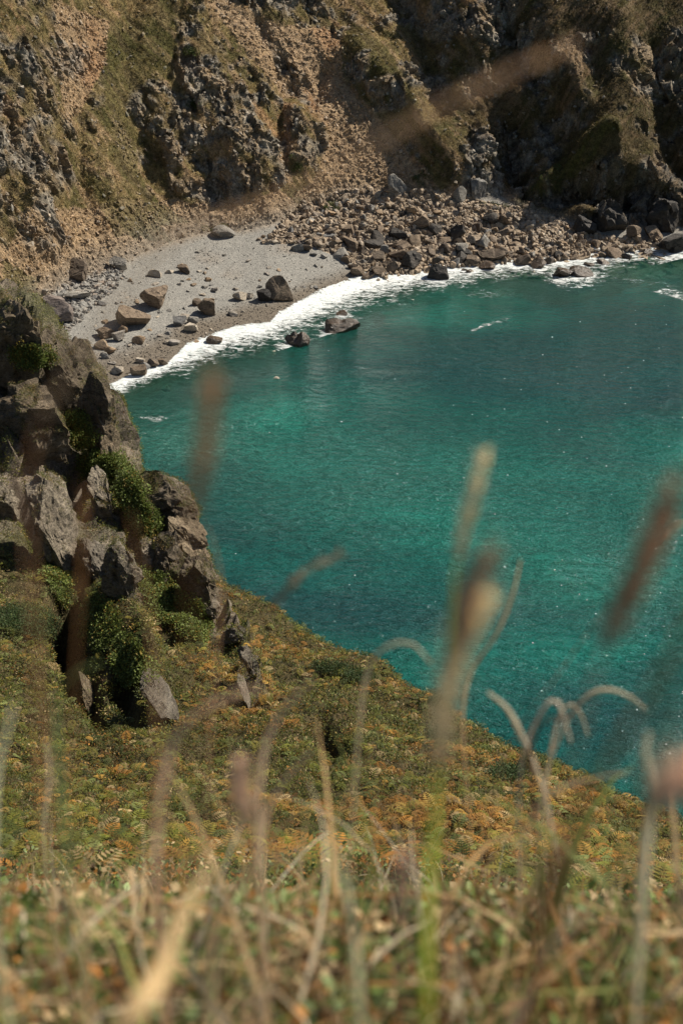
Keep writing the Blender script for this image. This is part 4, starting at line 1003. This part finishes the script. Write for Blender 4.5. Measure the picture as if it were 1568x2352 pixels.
def stalk(pts, dep, r0, r1, colr, label, head=None, hw=.006, hcol=None, root=True, name='grass_stalk', cat='grass stalk'):
    """pts run from tip to base (photo units); dep = distance per point or one number"""
    colr = tuple(min(.85, c_ * 1.6) for c_ in colr); pts = np.array(pts, float); dep = np.broadcast_to(np.asarray(dep, float), (len(pts),))
    w3 = at_d(pts[:, 0], pts[:, 1], dep)
    if root:
        e = w3[-1]; g = drop(hill, e[0], e[1])
        gz = g.z if g else e[2] - .3
        if e[2] > gz: w3 = np.vstack([w3, [(e[0] + .01, e[1], (e[2] + gz) / 2)], [(e[0] + .015, e[1] + .01, gz - .02)]])
    path = resample(w3, 40); base = path[-1].copy(); path = path - base
    rt_ = obj_root(name, base)
    tt_ = np.linspace(0, 1, 40)
    rad_ = (np.minimum(.0004 + tt_ * 6e-3, r0) if colr[1] > colr[0] else .0004 + tt_ * .0004) if head else np.linspace(r1, r0, 40) * .8 * np.interp(tt_, [0, .15, .55, 1], [.35, 1, .42, .10])
    v, f = tube(path, rad_); jitter = rng.uniform(.85, 1.15, (len(v), 1))
    nm = 'stem'
    o = obj(nm, np_mesh(nm, v, f, {'col': np.tile(colr, (len(v), 1)) * jitter}, True), M_straw, rt_)
    if head:
        a_, b_, cnt = head; fine = resample(w3, 400)
        sl_ = np.r_[0, np.cumsum(np.linalg.norm(np.diff(at_d(pts[:, 0], pts[:, 1], dep), axis=0), axis=1))][-1]; tot = np.linalg.norm(np.diff(fine, axis=0), axis=1).sum()
        i0_, i1_ = int(a_ * sl_ / tot * 399), max(int(b_ * sl_ / tot * 399), 8)
        hp = resample(fine[i0_:i1_ + 1] - base, 60)
        VV, FF, CC = [], [], []; L_ = np.linalg.norm(hp[-1] - hp[0])
        for k in range(int(cnt * .8)):
            j = rng.integers(0, 59); tdir = hp[j] - hp[j + 1]; tdir /= np.linalg.norm(tdir) + 1e-9
            rr_ = rng.normal(size=3); rr_ -= tdir * (rr_ @ tdir); rr_ /= np.linalg.norm(rr_); dx = tdir + rr_ * .35; dx /= np.linalg.norm(dx)
            yv = np.cross(dx, rr_); yv /= np.linalg.norm(yv) + 1e-9; zv = np.cross(dx, yv); prof = math.sin(math.pi * min(max(j / 59, .06), .94)) ** .6
            sl = hw * 1.0 * rng.uniform(.5, 1.4); vv = SPK[0] * sl; q = hp[j] + rr_ * hw * .45 * prof * rng.uniform(.1, 1)
            VV.append(q + vv[:, :1] * dx + vv[:, 1:2] * yv + vv[:, 2:] * zv); FF.append(SPK[1] + 5 * k); CC.append(np.tile(np.array(hcol if hcol is not None else colr) * (1.12 - .5 * j / 59) * rng.uniform(.9, 1.6), (5, 1)))
        for k in range(int(cnt * .35)):
            j = rng.integers(0, 59); tdir = hp[j] - hp[j + 1]; tdir /= np.linalg.norm(tdir) + 1e-9; rr_ = rng.normal(size=3); rr_ -= tdir * (rr_ @ tdir); rr_ /= np.linalg.norm(rr_)
            q = hp[j] + rr_ * hw * .3; e_ = q + (tdir + rr_ * rng.uniform(.3, .9)) * hw * rng.uniform(1.2, 2.6); sd_ = np.cross(tdir, rr_) * .00025
            n5_ = len(VV) * 5; VV.append(np.array([q - sd_, q + sd_, e_, q, e_])); FF.append(np.array([[0, 1, 2]]) + n5_); CC.append(np.tile(np.array(hcol if hcol is not None else colr) * 1.3, (5, 1)))
        obj('seed_head', np_mesh('seed_head', np.vstack(VV), np.vstack(FF), {'col': np.vstack(CC)}), M_straw, rt_)
    return tag(rt_, label, cat, 'single grass stalks in front of the view')
def obj_root(name, loc):
    o = bpy.data.objects.new(name, None); o.empty_display_size = .05; S.collection.objects.link(o); o.location = loc; return o
straw = (.50, .38, .24); pale = (.62, .52, .38); brn = (.20, .11, .055); tanb = (.36, .23, .14); grn = (.19, .235, .02); dk = (.09, .05, .035)
stalk([(1115, 1040), (1080, 1170), (1045, 1290), (1030, 1480), (1010, 1700), (995, 1900), (980, 2120), (978, 2400)], [.98, 1.0, 1.02, 1.0, .96, .90, .84, .78], .0052, .0011, grn, 'tall green-stemmed grass with a pale drooping seed head over the middle of the sea', (.0, .19, 260), .0060, (.85, .76, .58))
stalk([(1120, 1285), (1085, 1350), (1060, 1430), (1040, 1560), (1010, 1800), (1000, 2100), (1010, 2400)], [.68] * 7, .0012, .0009, brn, 'dark brown seed head just behind the large pale one', (.0, .22, 200), .0075, (.42, .27, .17))
stalk([(1108, 1385), (1060, 1470), (1030, 1560), (1015, 1680), (1000, 1800), (1005, 2000), (1020, 2400)], [.70] * 7, .0016, .0011, tanb, 'large tan seed head low over the slope rim', (.0, .40, 520), .0080, (.82, .72, .50))
stalk([(492, 872), (478, 980), (462, 1080), (440, 1180), (430, 1350), (450, 1700), (480, 2050), (500, 2400)], [.60] * 8, .0008, .0006, brn, 'dark brown blurred seed head hanging over the left of the water', (.0, .21, 200), .0060, (.45, .27, .14))
stalk([(1535, 1140), (1500, 1240), (1440, 1370), (1375, 1500), (1330, 1700), (1300, 1900), (1250, 2150), (1230, 2400)], [.66] * 8, .0014, .0008, brn, 'dark brown seed head slanting at the right of the sea', (.0, .30, 300), .0080, (.42, .25, .15))
stalk([(1556, 1208), (1490, 1270), (1420, 1360), (1370, 1420), (1290, 1540), (1200, 1650), (1150, 1760), (1120, 1900), (1100, 2100)], [1.9] * 9, .0022, .0022, (.30, .18, .10), 'thin brown stalk with a pale tip crossing the dark slanting seed head', (.0, .09, 50), .008, pale)
stalk([(1600, 1400), (1540, 1500), (1470, 1620), (1390, 1750), (1320, 1900), (1260, 2060), (1200, 2400)], [.58] * 7, .003, .0028, (.19, .13, .05), 'broad brown grass blade slanting in from the right edge')
stalk([(1580, 1330), (1550, 1500), (1520, 1650), (1495, 1800), (1440, 2000), (1400, 2400)], [.5] * 6, .0024, .0022, (.09, .09, .035), 'dark olive grass blade at the right edge')
stalk([(480, 1990), (440, 2060), (400, 2140), (375, 2230), (330, 2300), (230, 2400)], [.84, .82, .8, .77, .73, .7], .0120, .007, (.46, .345, .185), 'thick golden straw bending up from the lower left', cat='straw')
stalk([(1340, 95), (1240, 130), (1120, 190), (1000, 250), (890, 310), (760, 400), (600, 470), (470, 510), (390, 540), (310, 640), (220, 770), (120, 900), (60, 1000), (60, 1200), (85, 1500), (110, 1900), (120, 2400)],
      [.60] * 17, .0014, .0006, tanb, 'very close brown stalk arching across the whole view to the upper right', (.02, .52, 420), .0034, (.72, .56, .38))
stalk([(1195, 1285), (1180, 1360), (1150, 1440), (1110, 1500), (1075, 1550), (1060, 1640), (1070, 1800), (1090, 2050)], [2.3] * 8, .0022, .0035, straw, 'thin pale straw curving up right of the large seed heads')
stalk([(772, 1275), (720, 1300), (680, 1330), (640, 1375), (590, 1430), (560, 1520), (530, 1700), (520, 2050)], [1.5] * 8, .002, .0018, (.38, .27, .18), 'straw leaning right with a thin seed head below the crag tip', (.0, .24, 90), .008, (.42, .32, .22))
stalk([(475, 1205), (495, 1260), (508, 1320), (510, 1380), (500, 1500), (480, 1700), (470, 2060)], [1.6] * 7, .0017, .0016, (.34, .22, .14), 'fine brown straw in front of the seaward tip of the crag')
stalk([(1120, 1590), (1160, 1620), (1185, 1660), (1200, 1700), (1215, 1725), (1260, 1850), (1290, 2080)], [2.1] * 7, .003, .006, (.48, .42, .32), 'pale curled blade drooping in front of the slope rim')
stalk([(1310, 1705), (1295, 1650), (1275, 1590), (1230, 1650), (1190, 1750), (1190, 2080)], [2.1] * 6, .002, .0045, (.46, .40, .32), 'bent pale blade with its tip hanging over the water')
stalk([(1485, 1632), (1450, 1600), (1400, 1580), (1350, 1590), (1300, 1650), (1240, 1800), (1230, 2080)], [2.2] * 7, .002, .0042, (.46, .40, .30), 'drooping straw whose tip points to the right edge')
stalk([(1350, 1690), (1335, 1640), (1310, 1610), (1280, 1640), (1250, 1800), (1250, 2080)], [2.3] * 6, .002, .0036, (.46, .38, .28), 'short hooked straw beside the bent pale blade')
stalk([(1320, 1650), (1270, 1648), (1240, 1660), (1222, 1700), (1215, 1730), (1230, 1900), (1240, 2080)], [2.0] * 7, .003, .0035, dk, 'dark bent twig at the slope rim')
stalk([(990, 1525), (960, 1485), (930, 1470), (880, 1485), (840, 1530), (820, 1700), (800, 2050)], [1.8] * 7, .0018, .003, (.42, .36, .26), 'arched straw in front of the left slope rim')
stalk([(600, 1580), (550, 1588), (500, 1610), (440, 1650), (395, 1690), (360, 1850), (350, 2100)], [1.05] * 7, .003, .0042, (.50, .38, .28), 'thick pale blade slanting across the bracken below the crag')
stalk([(556, 1770), (552, 1830), (565, 1880), (560, 1990), (550, 2150)], [1.0] * 5, .0014, .001, straw, 'pale oval seed head standing in front of the lower slope', (.0, .36, 170), .011, (.72, .56, .42))
stalk([(30, 1620), (20, 1670), (0, 1720), (-20, 1850), (-20, 2150)], [1.1] * 5, .0025, .0045, pale, 'pale blade tip at the left edge')
stalk([(110, 1700), (118, 1790), (108, 1860), (105, 1930), (120, 2100)], [1.5] * 5, .0025, .003, (.45, .42, .32), 'thin pale vertical straw at the lower left')
stalk([(195, 1130), (188, 1280), (180, 1450), (165, 1620), (170, 1850), (180, 2150)], [.95] * 6, .0017, .0013, (.34, .20, .09), 'upright brown straw in front of the long pale slab', (.0, .3, 70), .005, (.38, .22, .10))
stalk([(80, 1290), (85, 1400), (75, 1500), (95, 1700), (120, 2150)], [.8] * 5, .0016, .0013, (.34, .20, .09), 'upright brown straw by the left edge over the shrubs')
stalk([(300, 1180), (320, 1290), (345, 1400), (360, 1600), (380, 2150)], [.85] * 5, .0012, .0012, (.34, .22, .12), 'faint leaning brown straw in front of the crag')
stalk([(725, 1550), (690, 1590), (640, 1640), (600, 1720), (590, 1900), (600, 2120)], [1.35] * 6, .0025, .004, (.48, .38, .28), 'pale blade reaching right over the mid slope')
stalk([(720, 1720), (680, 1760), (640, 1810), (600, 1880), (590, 2120)], [1.5] * 5, .002, .004, (.50, .40, .28), 'second shorter pale blade below the one over the mid slope')
stalk([(230, 1520), (180, 1540), (140, 1570), (125, 1620), (140, 1800), (160, 2100)], [1.1] * 6, .0025, .003, (.20, .24, .10), 'green curled blade in front of the black cleft')
stalk([(1490, 1680), (1475, 1720), (1490, 1770), (1500, 1850), (1480, 1950), (1470, 2150)], [1.2] * 6, .002, .005, (.55, .50, .40), 'pale curled leaf standing at the lower right')
stalk([(1620, 1770), (1570, 1790), (1510, 1830), (1470, 1900), (1420, 2050), (1400, 2300)], [.55] * 6, .003, .0022, (.30, .26, .13), 'large pinkish seed head blurred at the right edge', (.0, .30, 330), .011, (.85, .64, .48))
stalk([(1440, 1775), (1380, 1785), (1310, 1800), (1230, 1840), (1200, 1950), (1180, 2150)], [1.6] * 6, .002, .003, (.46, .36, .24), 'flat straw lying over the rim at the lower right')
stalk([(700, 1960), (620, 1975), (560, 2010), (500, 2060), (480, 2200), (480, 2400)], [.9] * 6, .003, .0035, (.40, .34, .22), 'greyish straw arching behind the golden one')
stalk([(870, 1890), (860, 1980), (820, 2080), (790, 2200), (760, 2400)], [.8] * 5, .002, .0018, dk, 'dark stem leaning in the lower middle')
stalk([(930, 1960), (915, 2050), (925, 2180), (930, 2400)], [.75] * 4, .002, .0024, (.42, .30, .26), 'mauve-brown stem left of the green stem', (.0, .4, 90), .007, (.40, .29, .25))
stalk([(1290, 1960), (1250, 2060), (1230, 2180), (1190, 2400)], [.7] * 4, .0025, .0018, (.38, .24, .13), 'tan blurred seed head at the lower right of the green stem', (.0, .5, 150), .007, (.44, .28, .17))
stalk([(640, 2180), (600, 2260), (580, 2330), (570, 2450)], [.55] * 4, .004, .003, (.50, .36, .25), 'short thick tan stub at the bottom middle')
stalk([(1420, 2010), (1360, 2080), (1280, 2150), (1180, 2330), (1150, 2450)], [.85] * 5, .0028, .003, (.52, .42, .32), 'pale straw leaning right in the lower right grass')
stalk([(760, 1930), (780, 2000), (800, 2060), (820, 2200), (830, 2400)], [1.0] * 5, .002, .003, pale, 'short pale straw standing in the lower middle')
stalk([(150, 2010), (185, 2080), (195, 2160), (200, 2400)], [1.0] * 4, .0025, .0035, (.58, .44, .28), 'curved golden straw in the lower left grass')
print('verts', sum(len(o.data.vertices) for o in S.objects if o.type == 'MESH'), 'objects', len(S.objects))
